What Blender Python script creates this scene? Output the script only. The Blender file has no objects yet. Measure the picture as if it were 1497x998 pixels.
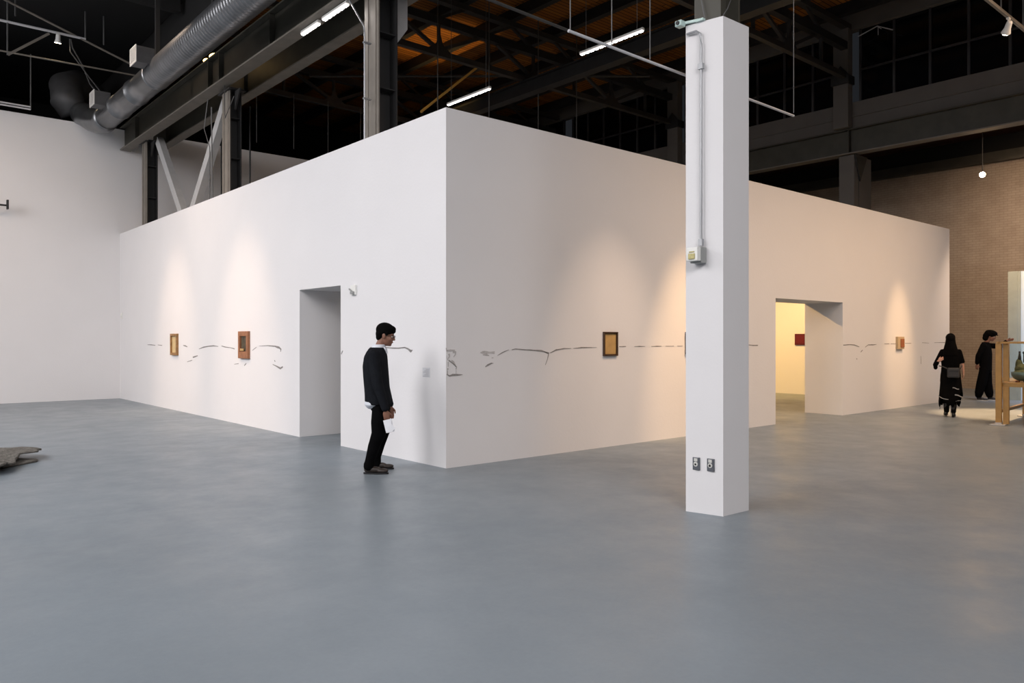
import bpy, bmesh, math, random
from mathutils import Vector, Matrix, noise
random.seed(7)
PI = math.pi
C = bpy.context.scene.collection

# ------------------------------------------------------------------ materials
def lin(c):
    return tuple((x/255/12.92 if x/255 <= .04045 else ((x/255+.055)/1.055)**2.4) for x in c) + (1,)

def mat(name, rgb, rough=.6, metal=0., var=.06, scale=4., bump=0., bscale=60., spec=.5, emit=None, power=0.):
    m = bpy.data.materials.new(name); m.use_nodes = True
    nt = m.node_tree; b = nt.nodes['Principled BSDF']
    b.inputs['Roughness'].default_value = rough; b.inputs['Metallic'].default_value = metal
    b.inputs['Specular IOR Level'].default_value = spec
    base = lin(rgb)
    tc = nt.nodes.new('ShaderNodeTexCoord')
    n = nt.nodes.new('ShaderNodeTexNoise'); n.inputs['Scale'].default_value = scale; n.inputs['Detail'].default_value = 5
    nt.links.new(tc.outputs['Object'], n.inputs['Vector'])
    r = nt.nodes.new('ShaderNodeValToRGB')
    r.color_ramp.elements[0].position = .3; r.color_ramp.elements[1].position = .7
    r.color_ramp.elements[0].color = tuple(c*(1-var) for c in base[:3]) + (1,)
    r.color_ramp.elements[1].color = tuple(min(1, c*(1+var)) for c in base[:3]) + (1,)
    nt.links.new(n.outputs['Fac'], r.inputs['Fac']); nt.links.new(r.outputs['Color'], b.inputs['Base Color'])
    if bump:
        n2 = nt.nodes.new('ShaderNodeTexNoise'); n2.inputs['Scale'].default_value = bscale; n2.inputs['Detail'].default_value = 6
        nt.links.new(tc.outputs['Object'], n2.inputs['Vector'])
        bp = nt.nodes.new('ShaderNodeBump'); bp.inputs['Strength'].default_value = bump; bp.inputs['Distance'].default_value = .01
        nt.links.new(n2.outputs['Fac'], bp.inputs['Height']); nt.links.new(bp.outputs['Normal'], b.inputs['Normal'])
    if emit:
        b.inputs['Emission Color'].default_value = lin(emit); b.inputs['Emission Strength'].default_value = power
    return m

WALL = mat('white_wall_paint', (226, 225, 226), .85, var=.012, scale=1.2, bump=.15, bscale=30, spec=.25)
CLAD = mat('column_paint', (222, 221, 222), .8, var=.012, scale=2, bump=.08, bscale=40, spec=.25)
PLASTER = mat('pier_plaster', (104, 100, 96), .85, var=.06, scale=2, bump=.1)
STEEL = mat('dark_olive_steel', (68, 66, 58), .55, .0, var=.16, scale=3, bump=.1, bscale=12)
STEEL_D = mat('black_steel', (34, 34, 35), .6, .0, var=.2, scale=3)
STEEL_L = mat('pale_grey_steel', (176, 176, 176), .55, 0, var=.06, scale=5)
STEEL_B = mat('beige_or_lit_steel', (118, 112, 104), .6, 0, var=.12, scale=4)
TRUSS = mat('truss_steel', (54, 52, 50), .6, 0, var=.2, scale=3)
GALV = mat('galvanised_duct', (128, 130, 133), .33, .85, var=.14, scale=3)
DUCTD = mat('dark_duct', (84, 84, 86), .55, .3, var=.2, scale=3)
CONDUIT = mat('galvanised_conduit', (158, 160, 163), .4, .5, var=.05)
PIPEW = mat('white_pipe', (205, 205, 208), .45, .1, var=.05)
RODM = mat('thin_grey_rod', (96, 96, 96), .5, .3, var=.1)
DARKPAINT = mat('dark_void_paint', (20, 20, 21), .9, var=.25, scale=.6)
BLACKGLASS = mat('night_window_glass', (10, 12, 16), .12, 0, var=.1, spec=.6)
MULL = mat('grey_mullion', (58, 57, 58), .6, var=.1)
FELT = mat('grey_felt', (104, 101, 96), .95, var=.35, scale=22, bump=1., bscale=45, spec=.1)
MARK = mat('gouged_plaster_mark', (142, 139, 137), .9, var=.22, scale=30, spec=.1)
MARKD = mat('faint_smudge_mark', (186, 183, 182), .9, var=.12, scale=30, spec=.1)
WOODP = mat('pale_oak', (170, 132, 74), .5, var=.12, scale=9)
LED = mat('led_module', (255, 255, 255), .4, var=0, emit=(255, 246, 240), power=14)
LEDLENS = mat('led_lens', (240, 240, 240), .4, var=0, emit=(255, 244, 236), power=.8)
LAMPON = mat('lamp_lens_lit', (255, 250, 235), .4, var=0, emit=(255, 226, 180), power=60)
LAMPW = mat('lamp_lens_white', (255, 250, 240), .4, var=0, emit=(255, 244, 226), power=40)
LAMPBODY = mat('white_lamp_body', (225, 225, 222), .4, var=.02)
WHITEP = mat('white_plastic', (230, 230, 226), .45, var=.02)
SIDEP = mat('grey_plastic', (150, 152, 150), .5, var=.05)
AMBERP = mat('yellowed_plastic', (186, 176, 120), .5, var=.15, scale=40)
PLATE = mat('steel_outlet_plate', (105, 108, 114), .35, .6, var=.08)
SOCKET = mat('socket_insert', (205, 205, 200), .5, var=.04)
BLACKP = mat('black_plastic', (22, 22, 24), .5, var=.1)
GREENP = mat('pale_green_enamel', (182, 205, 200), .4, var=.05)
PAPER = mat('white_paper', (235, 236, 240), .7, var=.02)

def floor_mat():
    m = mat('grey_blue_epoxy_floor', (126, 136, 144), .36, var=.05, scale=.7, spec=.45)
    nt = m.node_tree; b = nt.nodes['Principled BSDF']
    tc = nt.nodes['Texture Coordinate']
    n = nt.nodes.new('ShaderNodeTexNoise'); n.inputs['Scale'].default_value = 2.3; n.inputs['Detail'].default_value = 9; n.inputs['Roughness'].default_value = .65
    nt.links.new(tc.outputs['Object'], n.inputs['Vector'])
    mr = nt.nodes.new('ShaderNodeMapRange'); mr.inputs['From Min'].default_value = .3; mr.inputs['From Max'].default_value = .7
    mr.inputs['To Min'].default_value = .3; mr.inputs['To Max'].default_value = .46
    nt.links.new(n.outputs['Fac'], mr.inputs['Value']); nt.links.new(mr.outputs['Result'], b.inputs['Roughness'])
    n3 = nt.nodes.new('ShaderNodeTexNoise'); n3.inputs['Scale'].default_value = 38; n3.inputs['Detail'].default_value = 4
    nt.links.new(tc.outputs['Object'], n3.inputs['Vector'])
    ramp = [x for x in nt.nodes if x.type == 'VALTORGB'][0]
    mix = nt.nodes.new('ShaderNodeMixRGB'); mix.blend_type = 'MULTIPLY'; mix.inputs['Fac'].default_value = .12
    nt.links.new(ramp.outputs['Color'], mix.inputs['Color1']); nt.links.new(n3.outputs['Fac'], mix.inputs['Color2'])
    nt.links.new(mix.outputs['Color'], b.inputs['Base Color'])
    return m
FLOOR = floor_mat()

def plank_mat(name, c1, c2, axis):
    m = mat(name, c1, .7, var=.0, spec=.2); nt = m.node_tree; b = nt.nodes['Principled BSDF']
    tc = nt.nodes['Texture Coordinate']
    mp = nt.nodes.new('ShaderNodeMapping'); mp.inputs['Scale'].default_value = (1, 1, 1)
    if axis == 'v': mp.inputs['Rotation'].default_value = (0, 0, PI/2)
    nt.links.new(tc.outputs['Object'], mp.inputs['Vector'])
    br = nt.nodes.new('ShaderNodeTexBrick')
    br.inputs['Color1'].default_value = lin(c1); br.inputs['Color2'].default_value = lin(c2)
    br.inputs['Mortar'].default_value = (.005, .004, .003, 1); br.inputs['Mortar Size'].default_value = .012
    br.inputs['Scale'].default_value = 1; br.inputs['Brick Width'].default_value = 3.; br.inputs['Row Height'].default_value = .14
    nt.links.new(mp.outputs['Vector'], br.inputs['Vector']); nt.links.new(br.outputs['Color'], b.inputs['Base Color'])
    return m
DECK = plank_mat('orange_wood_deck', (160, 104, 44), (128, 80, 32), 'u')
DECKR = plank_mat('reddish_wood_deck', (70, 42, 32), (52, 32, 25), 'v')

def brick_mat():
    m = mat('painted_brick', (188, 172, 150), .8, var=0, spec=.2); nt = m.node_tree; b = nt.nodes['Principled BSDF']
    tc = nt.nodes['Texture Coordinate']
    sp = nt.nodes.new('ShaderNodeSeparateXYZ'); cb = nt.nodes.new('ShaderNodeCombineXYZ')
    nt.links.new(tc.outputs['Object'], sp.inputs['Vector'])
    nt.links.new(sp.outputs['Y'], cb.inputs['X']); nt.links.new(sp.outputs['Z'], cb.inputs['Y'])
    br = nt.nodes.new('ShaderNodeTexBrick'); br.inputs['Scale'].default_value = 1
    br.inputs['Brick Width'].default_value = .22; br.inputs['Row Height'].default_value = .078; br.inputs['Mortar Size'].default_value = .008
    br.inputs['Color1'].default_value = lin((184, 170, 154)); br.inputs['Color2'].default_value = lin((178, 164, 148)); br.inputs['Mortar'].default_value = lin((164, 150, 136))
    nt.links.new(cb.outputs['Vector'], br.inputs['Vector'])
    nz = nt.nodes.new('ShaderNodeTexNoise'); nz.inputs['Scale'].default_value = 2.2; nz.inputs['Detail'].default_value = 8
    nt.links.new(tc.outputs['Object'], nz.inputs['Vector'])
    mx = nt.nodes.new('ShaderNodeMixRGB'); mx.blend_type = 'MULTIPLY'; mx.inputs['Fac'].default_value = .3
    rr = nt.nodes.new('ShaderNodeValToRGB'); rr.color_ramp.elements[0].position = .35; rr.color_ramp.elements[1].position = .65
    rr.color_ramp.elements[0].color = (.6, .55, .5, 1); rr.color_ramp.elements[1].color = (1, 1, 1, 1)
    nt.links.new(nz.outputs['Fac'], rr.inputs['Fac'])
    nt.links.new(br.outputs['Color'], mx.inputs['Color1']); nt.links.new(rr.outputs['Color'], mx.inputs['Color2'])
    nt.links.new(mx.outputs['Color'], b.inputs['Base Color'])
    bp = nt.nodes.new('ShaderNodeBump'); bp.inputs['Strength'].default_value = .5; bp.inputs['Distance'].default_value = .01; bp.invert = True
    nt.links.new(br.outputs['Fac'], bp.inputs['Height']); nt.links.new(bp.outputs['Normal'], b.inputs['Normal'])
    return m
BRICK = brick_mat()

def glass_mat(name, tint, rough=.02):
    m = bpy.data.materials.new(name); m.use_nodes = True
    b = m.node_tree.nodes['Principled BSDF']
    b.inputs['Base Color'].default_value = lin(tint); b.inputs['Roughness'].default_value = rough
    b.inputs['Transmission Weight'].default_value = 1; b.inputs['IOR'].default_value = 1.1
    return m
GLASS = glass_mat('clear_case_glass', (245, 250, 248))
BOWLG = glass_mat('blue_green_glass', (120, 150, 150), .15)

# ------------------------------------------------------------------ mesh helpers
class MB:
    def __init__(s): s.bm = bmesh.new()
    def box(s, x0, x1, y0, y1, z0, z1, bevel=0, M=None):
        r = bmesh.ops.create_cube(s.bm, size=1)
        vs = r['verts']
        bmesh.ops.transform(s.bm, matrix=Matrix.Translation(((x0+x1)/2, (y0+y1)/2, (z0+z1)/2)) @ Matrix.Diagonal((abs(x1-x0), abs(y1-y0), abs(z1-z0), 1)), verts=vs)
        if M is not None: bmesh.ops.transform(s.bm, matrix=M, verts=vs)
        if bevel:
            es = list({e for v in vs for e in v.link_edges})
            bmesh.ops.bevel(s.bm, geom=es, offset=bevel, segments=2, affect='EDGES', profile=.5)
        return s
    def ring(s, c, ax, r, n, r2=None, up=None):
        ax = Vector(ax).normalized()
        u = (up or (Vector((0, 0, 1)) if abs(ax.z) < .95 else Vector((1, 0, 0))))
        a = ax.cross(u).normalized(); b = a.cross(ax).normalized()
        r2 = r if r2 is None else r2
        return [s.bm.verts.new(Vector(c) + a*r*math.cos(2*PI*i/n) + b*r2*math.sin(2*PI*i/n)) for i in range(n)]
    def bridge(s, rings, caps=True):
        n = len(rings[0])
        for A, B in zip(rings, rings[1:]):
            for i in range(n):
                try: s.bm.faces.new((A[i], A[(i+1) % n], B[(i+1) % n], B[i]))
                except ValueError: pass
        if caps:
            s.bm.faces.new(list(reversed(rings[0]))); s.bm.faces.new(rings[-1])
        return s
    def tube(s, pts, r, n=10, caps=True):
        pts = [Vector(p) for p in pts]; rs = r if isinstance(r, (list, tuple)) else [r]*len(pts)
        rings = []
        for i, p in enumerate(pts):
            d = (pts[min(i+1, len(pts)-1)] - pts[max(i-1, 0)])
            rings.append(s.ring(p, d, rs[i], n))
        return s.bridge(rings, caps)
    def bar(s, p, q, w, h, up=(0, 0, 1)):
        p, q = Vector(p), Vector(q); d = (q-p).normalized(); u = Vector(up)
        if abs(d.dot(u)) > .98: u = Vector((1, 0, 0))
        a = d.cross(u).normalized(); b = a.cross(d).normalized()
        A = [s.bm.verts.new(c + a*sx*w/2 + b*sz*h/2) for c in (p,) for sx, sz in ((-1, -1), (1, -1), (1, 1), (-1, 1))]
        B = [s.bm.verts.new(q + a*sx*w/2 + b*sz*h/2) for sx, sz in ((-1, -1), (1, -1), (1, 1), (-1, 1))]
        return s.bridge([A, B])
    def prism(s, poly, axis, a0, a1, back=None):
        """poly: 2D points in the plane across axis ('u': (v,z), 'v': (u,z), 'z': (u,v))"""
        def P(p, a): return {'u': (a, p[0], p[1]), 'v': (p[0], a, p[1]), 'z': (p[0], p[1], a)}[axis]
        A = [s.bm.verts.new(P(p, a0)) for p in poly]; B = [s.bm.verts.new(P(back(p) if back else p, a1)) for p in poly]
        s.bridge([A, B], False)
        s.bm.faces.new(A); s.bm.faces.new(B)
        return s
    def ell(s, c, r, rot=None, n=16):
        R = bmesh.ops.create_uvsphere(s.bm, u_segments=n, v_segments=max(6, n*2//3), radius=1)
        M = Matrix.Translation(c) @ ((rot.to_4x4()) if rot is not None else Matrix.Identity(4)) @ Matrix.Diagonal((r[0], r[1], r[2], 1))
        bmesh.ops.transform(s.bm, matrix=M, verts=R['verts'])
        return s
    def cap(s, p, r0, q, r1, n=14):
        p, q = Vector(p), Vector(q)
        s.ell(p, (r0, r0, r0), n=n); s.ell(q, (r1, r1, r1), n=n)
        s.tube([p, q], [r0, r1], n)
        return s
    def chain(s, pts, n=14):
        for (p, r), (q, t) in zip(pts, pts[1:]): s.cap(p, r, q, t, n)
        return s
    def loft(s, secs, n=24):
        """secs: (centre, rx, ry) horizontal ellipses"""
        rings = []
        for c, rx, ry in secs:
            rings.append([s.bm.verts.new((c[0]+rx*math.cos(2*PI*i/n), c[1]+ry*math.sin(2*PI*i/n), c[2])) for i in range(n)])
        return s.bridge(rings)
    def build(s, name, material, parent=None, local=False, smooth=False, voxel=0, iters=4, base=None, edit=None):
        bmesh.ops.recalc_face_normals(s.bm, faces=s.bm.faces[:])
        me = bpy.data.meshes.new(name); 
        if edit: edit(s.bm)
        s.bm.to_mesh(me); s.bm.free()
        o = bpy.data.objects.new(name, me); C.objects.link(o)
        if voxel:
            md = o.modifiers.new('r', 'REMESH'); md.mode = 'VOXEL'; md.voxel_size = voxel
            if iters:
                sm = o.modifiers.new('s', 'SMOOTH'); sm.iterations = iters; sm.factor = .5
            dg = bpy.context.evaluated_depsgraph_get()
            nm = bpy.data.meshes.new_from_object(o.evaluated_get(dg)); o.modifiers.clear(); o.data = nm; nm.name = name; me = nm
            smooth = True
        me.materials.clear()
        for m in (material if isinstance(material, (list, tuple)) else [material]): me.materials.append(m)
        if smooth: me.shade_smooth()
        if parent is not None:
            if not local:
                me.transform(world_of(parent).inverted())
            o.parent = parent
        elif not local:
            vs = me.vertices
            cx = (min(v.co.x for v in vs)+max(v.co.x for v in vs))/2; cy = (min(v.co.y for v in vs)+max(v.co.y for v in vs))/2; z = min(v.co.z for v in vs)
            me.transform(Matrix.Translation((-cx, -cy, -z))); o.location = (cx, cy, z)
        return o

def world_of(o):
    M = Matrix.Identity(4)
    while o is not None:
        M = (Matrix.Translation(o.location) @ o.rotation_euler.to_matrix().to_4x4()) @ M; o = o.parent
    return M
def thing(name, label, cat, loc=(0, 0, 0), rotz=0., group=None):
    o = bpy.data.objects.new(name, None); C.objects.link(o); o.empty_display_size = .1
    o.location = loc; o.rotation_euler = (0, 0, rotz); tag(o, label, cat, group); return o
def tag(o, label, cat, group=None):
    o['label'] = label; o['category'] = cat
    if group: o['group'] = group
    return o
def struct(o, label=None):
    o['kind'] = 'structure'
    if label: o['label'] = label
    return o
def children(o): return [c for c in C.objects if c.parent == o]
def copy_tree(o, parent=None):
    c = o.copy(); C.objects.link(c); c.parent = parent
    for ch in children(o): copy_tree(ch, c)
    return c

# ------------------------------------------------------------------ room shell (u = x along the gallery's right wall, v = y along its left wall)
H4 = 4.38
struct(MB().box(-16, 21.7, -18, 22, -.3, 0).build('floor', FLOOR))
wl = [(0, 0), (2.64, 0), (2.64, 2.36), (4.0, 2.36), (4.0, 0), (14.8, 0), (14.8, H4), (0, H4)]
wall_left = struct(MB().prism(wl, 'u', 0, .85, back=lambda p: (p[0]+(.83 if p[0] == 0 else 0), p[1])).build('wall_left', WALL))
wr = [(0, 0), (7.48, 0), (7.48, 2.33), (10.07, 2.33), (10.07, 0), (15.77, 0), (15.77, H4), (0, H4)]
wall_right = struct(MB().prism(wr, 'v', 0, .83, back=lambda p: (p[0]+(.85 if p[0] == 0 else 0), p[1])).build('wall_right', WALL))
struct(MB().box(15.2, 15.77, .83, 14.8, 0, H4).build('wall_inner_end', WALL))
struct(MB().box(-16, 15.1, 14.8, 15.1, 0, 7.17).build('wall_far', WALL))
struct(MB().box(21.7, 22, -18, 22, 0, 7.1).build('wall_brick', BRICK))
struct(MB().box(21.75, 22, -18, 22, 7.1, 8.1).build('wall_above_brick', DARKPAINT))
struct(MB().box(-16.3, -16, -18, 22, 0, 10.6).build('wall_side', WALL))
struct(MB().box(-16, 22, -18.3, -18, 0, 10.6).build('wall_behind', WALL))
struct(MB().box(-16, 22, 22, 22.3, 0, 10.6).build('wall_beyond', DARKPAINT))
struct(MB().box(.4, 15.5, -18, 22, 10.45, 10.6).build('ceiling', DECK))
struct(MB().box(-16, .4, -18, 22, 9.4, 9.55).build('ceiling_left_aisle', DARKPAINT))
struct(MB().box(15.5, 22, -18, 22, 7.95, 8.1).build('ceiling_right_aisle', DECKR))
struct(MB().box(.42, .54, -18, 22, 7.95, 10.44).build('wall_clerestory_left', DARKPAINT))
# right clerestory: spandrels (with a groove line) and windows
struct(MB().box(15.25, 15.5, -18, 22, 7.32, 7.62).box(15.2, 15.5, -18, 22, 7.62, 7.66).box(15.23, 15.5, -18, 22, 7.66, 8.02).build('wall_clerestory_right', PLASTER))
struct(MB().box(15.23, 15.5, -18, 22, 10.0, 10.44).build('wall_clerestory_upper', PLASTER))
cols_v = [-9.3, -3.5, 2.33, 8.1, 13.3]
k = 1
for a, b in zip([-15.1]+cols_v, cols_v+[19.2]):
    w = thing('window_%d' % k, None, None, (15.4, (a+b)/2, 8.02)); del w['label']; del w['category']; w['kind'] = 'structure'
    MB().box(15.39, 15.41, a+.22, b-.22, 8.02, 10.0).build('pane', BLACKGLASS, w)
    m = MB(); n = 6; 
    for i in range(n+1):
        y = a+.24+(b-a-.48)*i/n; m.box(15.34, 15.42, y-.03, y+.03, 8.02, 10.0)
    m.box(15.33, 15.40, a+.22, b-.22, 8.88, 8.92)
    m.build('mullion', MULL, w); k += 1

# wall drawings: shallow gouged marks in the plaster
LEFT_MARKS=[[(12.28, 1.44, 0.013), (12.0, 1.44, 0.02), (11.67, 1.43, 0.013)], [(11.46, 1.44, 0.011), (11.15, 1.43, 0.016)], [(9.67, 1.44, 0.012), (9.53, 1.43, 0.029), (9.4, 1.41, 0.015)], [(8.68, 1.37, 0.008), (8.4, 1.41, 0.025), (8.12, 1.43, 0.021), (7.85, 1.44, 0.024), (7.59, 1.43, 0.009)], [(9.4, 1.09, 0.01), (9.1, 1.13, 0.013)], [(9.05, 1.19, 0.032), (8.76, 1.23, 0.018)], [(7.41, 1.44, 0.016), (7.2, 1.42, 0.017), (6.95, 1.41, 0.01), (6.75, 1.39, 0.021)], [(5.91, 1.37, 0.007), (5.72, 1.43, 0.007)], [(5.6, 1.45, 0.006), (5.22, 1.46, 0.014), (4.94, 1.45, 0.023), (4.78, 1.43, 0.037), (4.7, 1.4, 0.029), (4.72, 1.36, 0.008)], [(5.03, 1.14, 0.009), (4.86, 1.11, 0.021), (4.72, 1.08, 0.032), (4.63, 1.11, 0.023)], [(4.96, 1.21, 0.014), (4.93, 1.19, 0.012)], [(6.75, 1.1, 0.009), (6.55, 1.12, 0.01)], [(6.27, 1.09, 0.015), (6.19, 1.13, 0.015)], [(2.62, 1.35, 0.015), (2.57, 1.4, 0.012)], [(1.85, 1.42, 0.01), (1.74, 1.46, 0.021), (1.61, 1.47, 0.013), (1.24, 1.45, 0.015), (1.06, 1.45, 0.015), (0.91, 1.46, 0.015), (0.83, 1.44, 0.023), (0.77, 1.41, 0.04), (0.73, 1.43, 0.007)]]
RIGHT_MARKS=[[(0.61, 1.22, 0.013), (0.65, 1.24, 0.023), (0.71, 1.26, 0.014), (0.74, 1.26, 0.004)], [(0.81, 1.36, 0.006), (0.88, 1.39, 0.011), (0.93, 1.41, 0.012), (1.0, 1.43, 0.005)], [(1.05, 1.43, 0.009), (1.11, 1.44, 0.013), (1.25, 1.43, 0.014), (1.44, 1.42, 0.016), (1.58, 1.41, 0.022), (1.72, 1.38, 0.009)], [(1.62, 1.4, 0.009), (1.71, 1.37, 0.013), (1.69, 1.3, 0.009), (1.65, 1.22, 0.005)], [(1.74, 1.38, 0.007), (1.85, 1.42, 0.017), (2.01, 1.44, 0.015), (2.14, 1.44, 0.006)], [(2.19, 1.44, 0.006), (2.35, 1.45, 0.017), (2.52, 1.45, 0.01), (2.66, 1.45, 0.005)], [(3.15, 1.46, 0.01), (3.22, 1.46, 0.013), (3.3, 1.46, 0.007)], [(3.49, 1.46, 0.004), (3.61, 1.46, 0.015), (3.74, 1.46, 0.004)], [(3.89, 1.46, 0.006), (4.02, 1.46, 0.015), (4.14, 1.46, 0.006)], [(4.24, 1.46, 0.006), (4.45, 1.46, 0.009)], [(4.54, 1.46, 0.007), (4.68, 1.46, 0.006)], [(6.58, 1.47, 0.012), (6.73, 1.46, 0.017), (6.88, 1.46, 0.017)], [(10.1, 1.45, 0.017), (10.4, 1.46, 0.017), (10.59, 1.45, 0.02), (10.81, 1.41, 0.01)], [(11.08, 1.4, 0.009), (11.22, 1.45, 0.015), (11.45, 1.45, 0.022), (11.62, 1.46, 0.009)], [(10.88, 1.3, 0.015), (10.96, 1.34, 0.016)], [(10.68, 1.16, 0.017), (10.71, 1.15, 0.017)], [(12.02, 1.47, 0.012), (12.27, 1.47, 0.012)], [(12.34, 1.47, 0.011), (12.73, 1.47, 0.011)], [(13.1, 1.48, 0.011), (13.44, 1.48, 0.01)], [(14.07, 1.49, 0.01), (14.47, 1.48, 0.008)], [(14.81, 1.49, 0.008), (15.5, 1.49, 0.014)], [(13.99, 1.17, 0.007), (14.0, 0.98, 0.01)], [(0.01, 1.14, 0.01), (0.05, 1.12, 0.017), (0.1, 1.13, 0.025), (0.16, 1.13, 0.025), (0.21, 1.13, 0.017), (0.25, 1.13, 0.004)], [(0.02, 1.19, 0.006), (0.02, 1.14, 0.007)], [(0.02, 1.21, 0.017), (0.03, 1.2, 0.017)], [(0.15, 1.21, 0.015), (0.15, 1.2, 0.015)], [(0.15, 1.19, 0.003), (0.15, 1.14, 0.003)], [(0.04, 1.31, 0.018), (0.09, 1.28, 0.015), (0.13, 1.25, 0.015), (0.16, 1.22, 0.01)], [(0.03, 1.29, 0.008), (0.03, 1.23, 0.005)]]
SMUDGES=[[(0.0, 1.46, 0.012), (0.01, 1.42, 0.017)], [(0.01, 1.43, 0.013), (0.06, 1.43, 0.025), (0.13, 1.43, 0.02)], [(0.1, 1.41, 0.025), (0.14, 1.41, 0.025), (0.14, 1.38, 0.013), (0.11, 1.35, 0.008)], [(0.04, 1.39, 0.025), (0.05, 1.36, 0.02), (0.03, 1.33, 0.012)], [(0.01, 1.37, 0.007), (0.01, 1.34, 0.007), (0.03, 1.31, 0.01)], [(0.08, 1.31, 0.017), (0.11, 1.29, 0.025), (0.14, 1.25, 0.01)], [(0.53, 1.4, 0.009), (0.57, 1.4, 0.03), (0.63, 1.4, 0.035), (0.68, 1.4, 0.026), (0.76, 1.4, 0.039)], [(0.57, 1.37, 0.009), (0.63, 1.37, 0.023), (0.67, 1.36, 0.009)], [(0.71, 1.33, 0.005), (0.74, 1.33, 0.01)]]
def mark(axis, pts, parent, material, label, d=.004):
    m = MB(); n = []
    # densify
    P = []
    for i in range(len(pts)-1):
        for t in (0, .25, .5, .75):
            a, b = pts[i], pts[i+1]
            P.append((a[0]+(b[0]-a[0])*t, a[1]+(b[1]-a[1])*t, a[2]+(b[2]-a[2])*t))
    P.append(pts[-1])
    top, bot = [], []
    for i, (s, z, w) in enumerate(P):
        q, p = P[min(i+1, len(P)-1)], P[max(i-1, 0)]
        dx, dz = q[0]-p[0], q[1]-p[1]; L = math.hypot(dx, dz) or 1
        nx, nz = -dz/L, dx/L
        j = 1 + .5*noise.noise(Vector((s*9, z*9, 1.)))
        top.append((s+nx*w*j/2, z+nz*w*j/2)); bot.append((s-nx*w/2, z-nz*w/2))
    for a, b, c, e in zip(top, top[1:], bot[1:], bot):
        V = []
        for depth in (-d, 0):
            for (s, z) in (a, b, c, e):
                V.append(m.bm.verts.new((depth, s, z) if axis == 'u' else (s, depth, z)))
        m.bm.faces.new(V[:4])
        for i in range(4): m.bm.faces.new((V[i], V[(i+1) % 4], V[4+(i+1) % 4], V[4+i]))
    o = m.build('wall_mark', material, parent); o['label'] = label
    return o
for p in LEFT_MARKS: mark('u', p, wall_left, MARK, 'thin grey gouged line drawn across the white wall')
for p in RIGHT_MARKS: mark('v', p, wall_right, MARK, 'thin grey gouged line drawn across the white wall')
for p in SMUDGES: mark('v', p, wall_right, MARKD, 'faint grey smudged drawing on the white wall')
# ------------------------------------------------------------------ white clad column in front
col = thing('clad_column', 'tall square white boxed column standing alone in front of the gallery wall', 'column', (.52, -3.5, 0))
MB().prism([(.285, -3.32), (.36, -3.665), (.75, -3.675), (.70, -3.30)], 'z', 0, 4.42).build('cladding', CLAD, col)
def hsec(m, u0, u1, v0, v1, z0, z1, t=.025):
    m.box(u0, u0+t, v0, v1, z0, z1); m.box(u1-t, u1, v0, v1, z0, z1); vm = (v0+v1)/2
    m.box(u0+t, u1-t, vm-.01, vm+.01, z0, z1)
m = MB(); hsec(m, .36, .66, -3.64, -3.36, 4.42, 6.6); m.build('steel_shaft', STEEL, col)
m = MB(); m.tube([(.33, -3.42, 5.4), (.33, -3.44, 4.7), (.32, -3.5, 4.44)], .006, 6); m.tube([(.62, -3.66, 5.2), (.56, -3.668, 4.75), (.42, -3.67, 4.5), (.37, -3.66, 4.43)], .005, 6)
m.build('loose_cable', RODM, col)
# conduit and boxes on its left face
cn = tag(MB().tube([(.268, -3.345, 4.33), (.275, -3.44, 4.33), (.285, -3.475, 4.30), (.288, -3.485, 4.2), (.288, -3.485, 2.40)], .011, 10).box(.27, .3, -3.51, -3.46, 3.98, 4.03).box(.27, .3, -3.505, -3.465, 2.4, 2.46).build('conduit', CONDUIT),
    'thin metal conduit running down the left face of the white column', 'conduit')
hb = thing('wall_box', 'small white and yellowed electrical box on the white column below the conduit', 'alarm box', (.27, -3.46, 2.24))
MB().box(.235, .315, -3.525, -3.405, 2.245, 2.385, .004).build('back_box', SIDEP, hb)
MB().box(.18, .236, -3.52, -3.40, 2.26, 2.38, .006).build('cover', WHITEP, hb)
MB().box(.168, .181, -3.495, -3.43, 2.275, 2.325, .003).box(.174, .182, -3.49, -3.435, 2.335, 2.345).build('face_panel', AMBERP, hb)
cam_ = thing('security_camera', 'pale green box camera on a short arm at the top corner of the white column', 'camera', (.25, -3.32, 4.36))
MB().box(.20, .27, -3.33, -3.26, 4.40, 4.455, .008).build('camera_body', GREENP, cam_)
MB().tube([(.20, -3.295, 4.428), (.19, -3.295, 4.428)], .018, 14).build('lens', BLACKP, cam_)
MB().bar((.26, -3.31, 4.435), (.31, -3.46, 4.435), .022, .022).box(.29, .33, -3.5, -3.42, 4.42, 4.44).build('arm', GREENP, cam_)
def outlet(v, u, label, dark):
    o = thing('power_outlet', label, 'outlet', (u, v, .44), 0, 'outlets low on the white column')
    MB().box(u-.008, u+.01, v-.036, v+.036, .385, .50, .003).build('cover_plate', PLATE, o)
    MB().box(u-.013, u-.007, v-.018, v+.018, .465, .492).tube([(u-.007, v, .44), (u-.014, v, .44)], .022, 16).build('socket_face', SOCKET, o)
    MB().tube([(u-.012, v, .438), (u-.017, v, .438)], .011 if dark else .009, 12).build('socket_hole', BLACKP, o)
outlet(-3.42, .306, 'left of the two metal outlet plates low on the white column', 0)
outlet(-3.553, .335, 'right of the two metal outlet plates low on the white column, nearer its edge', 1)

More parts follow.
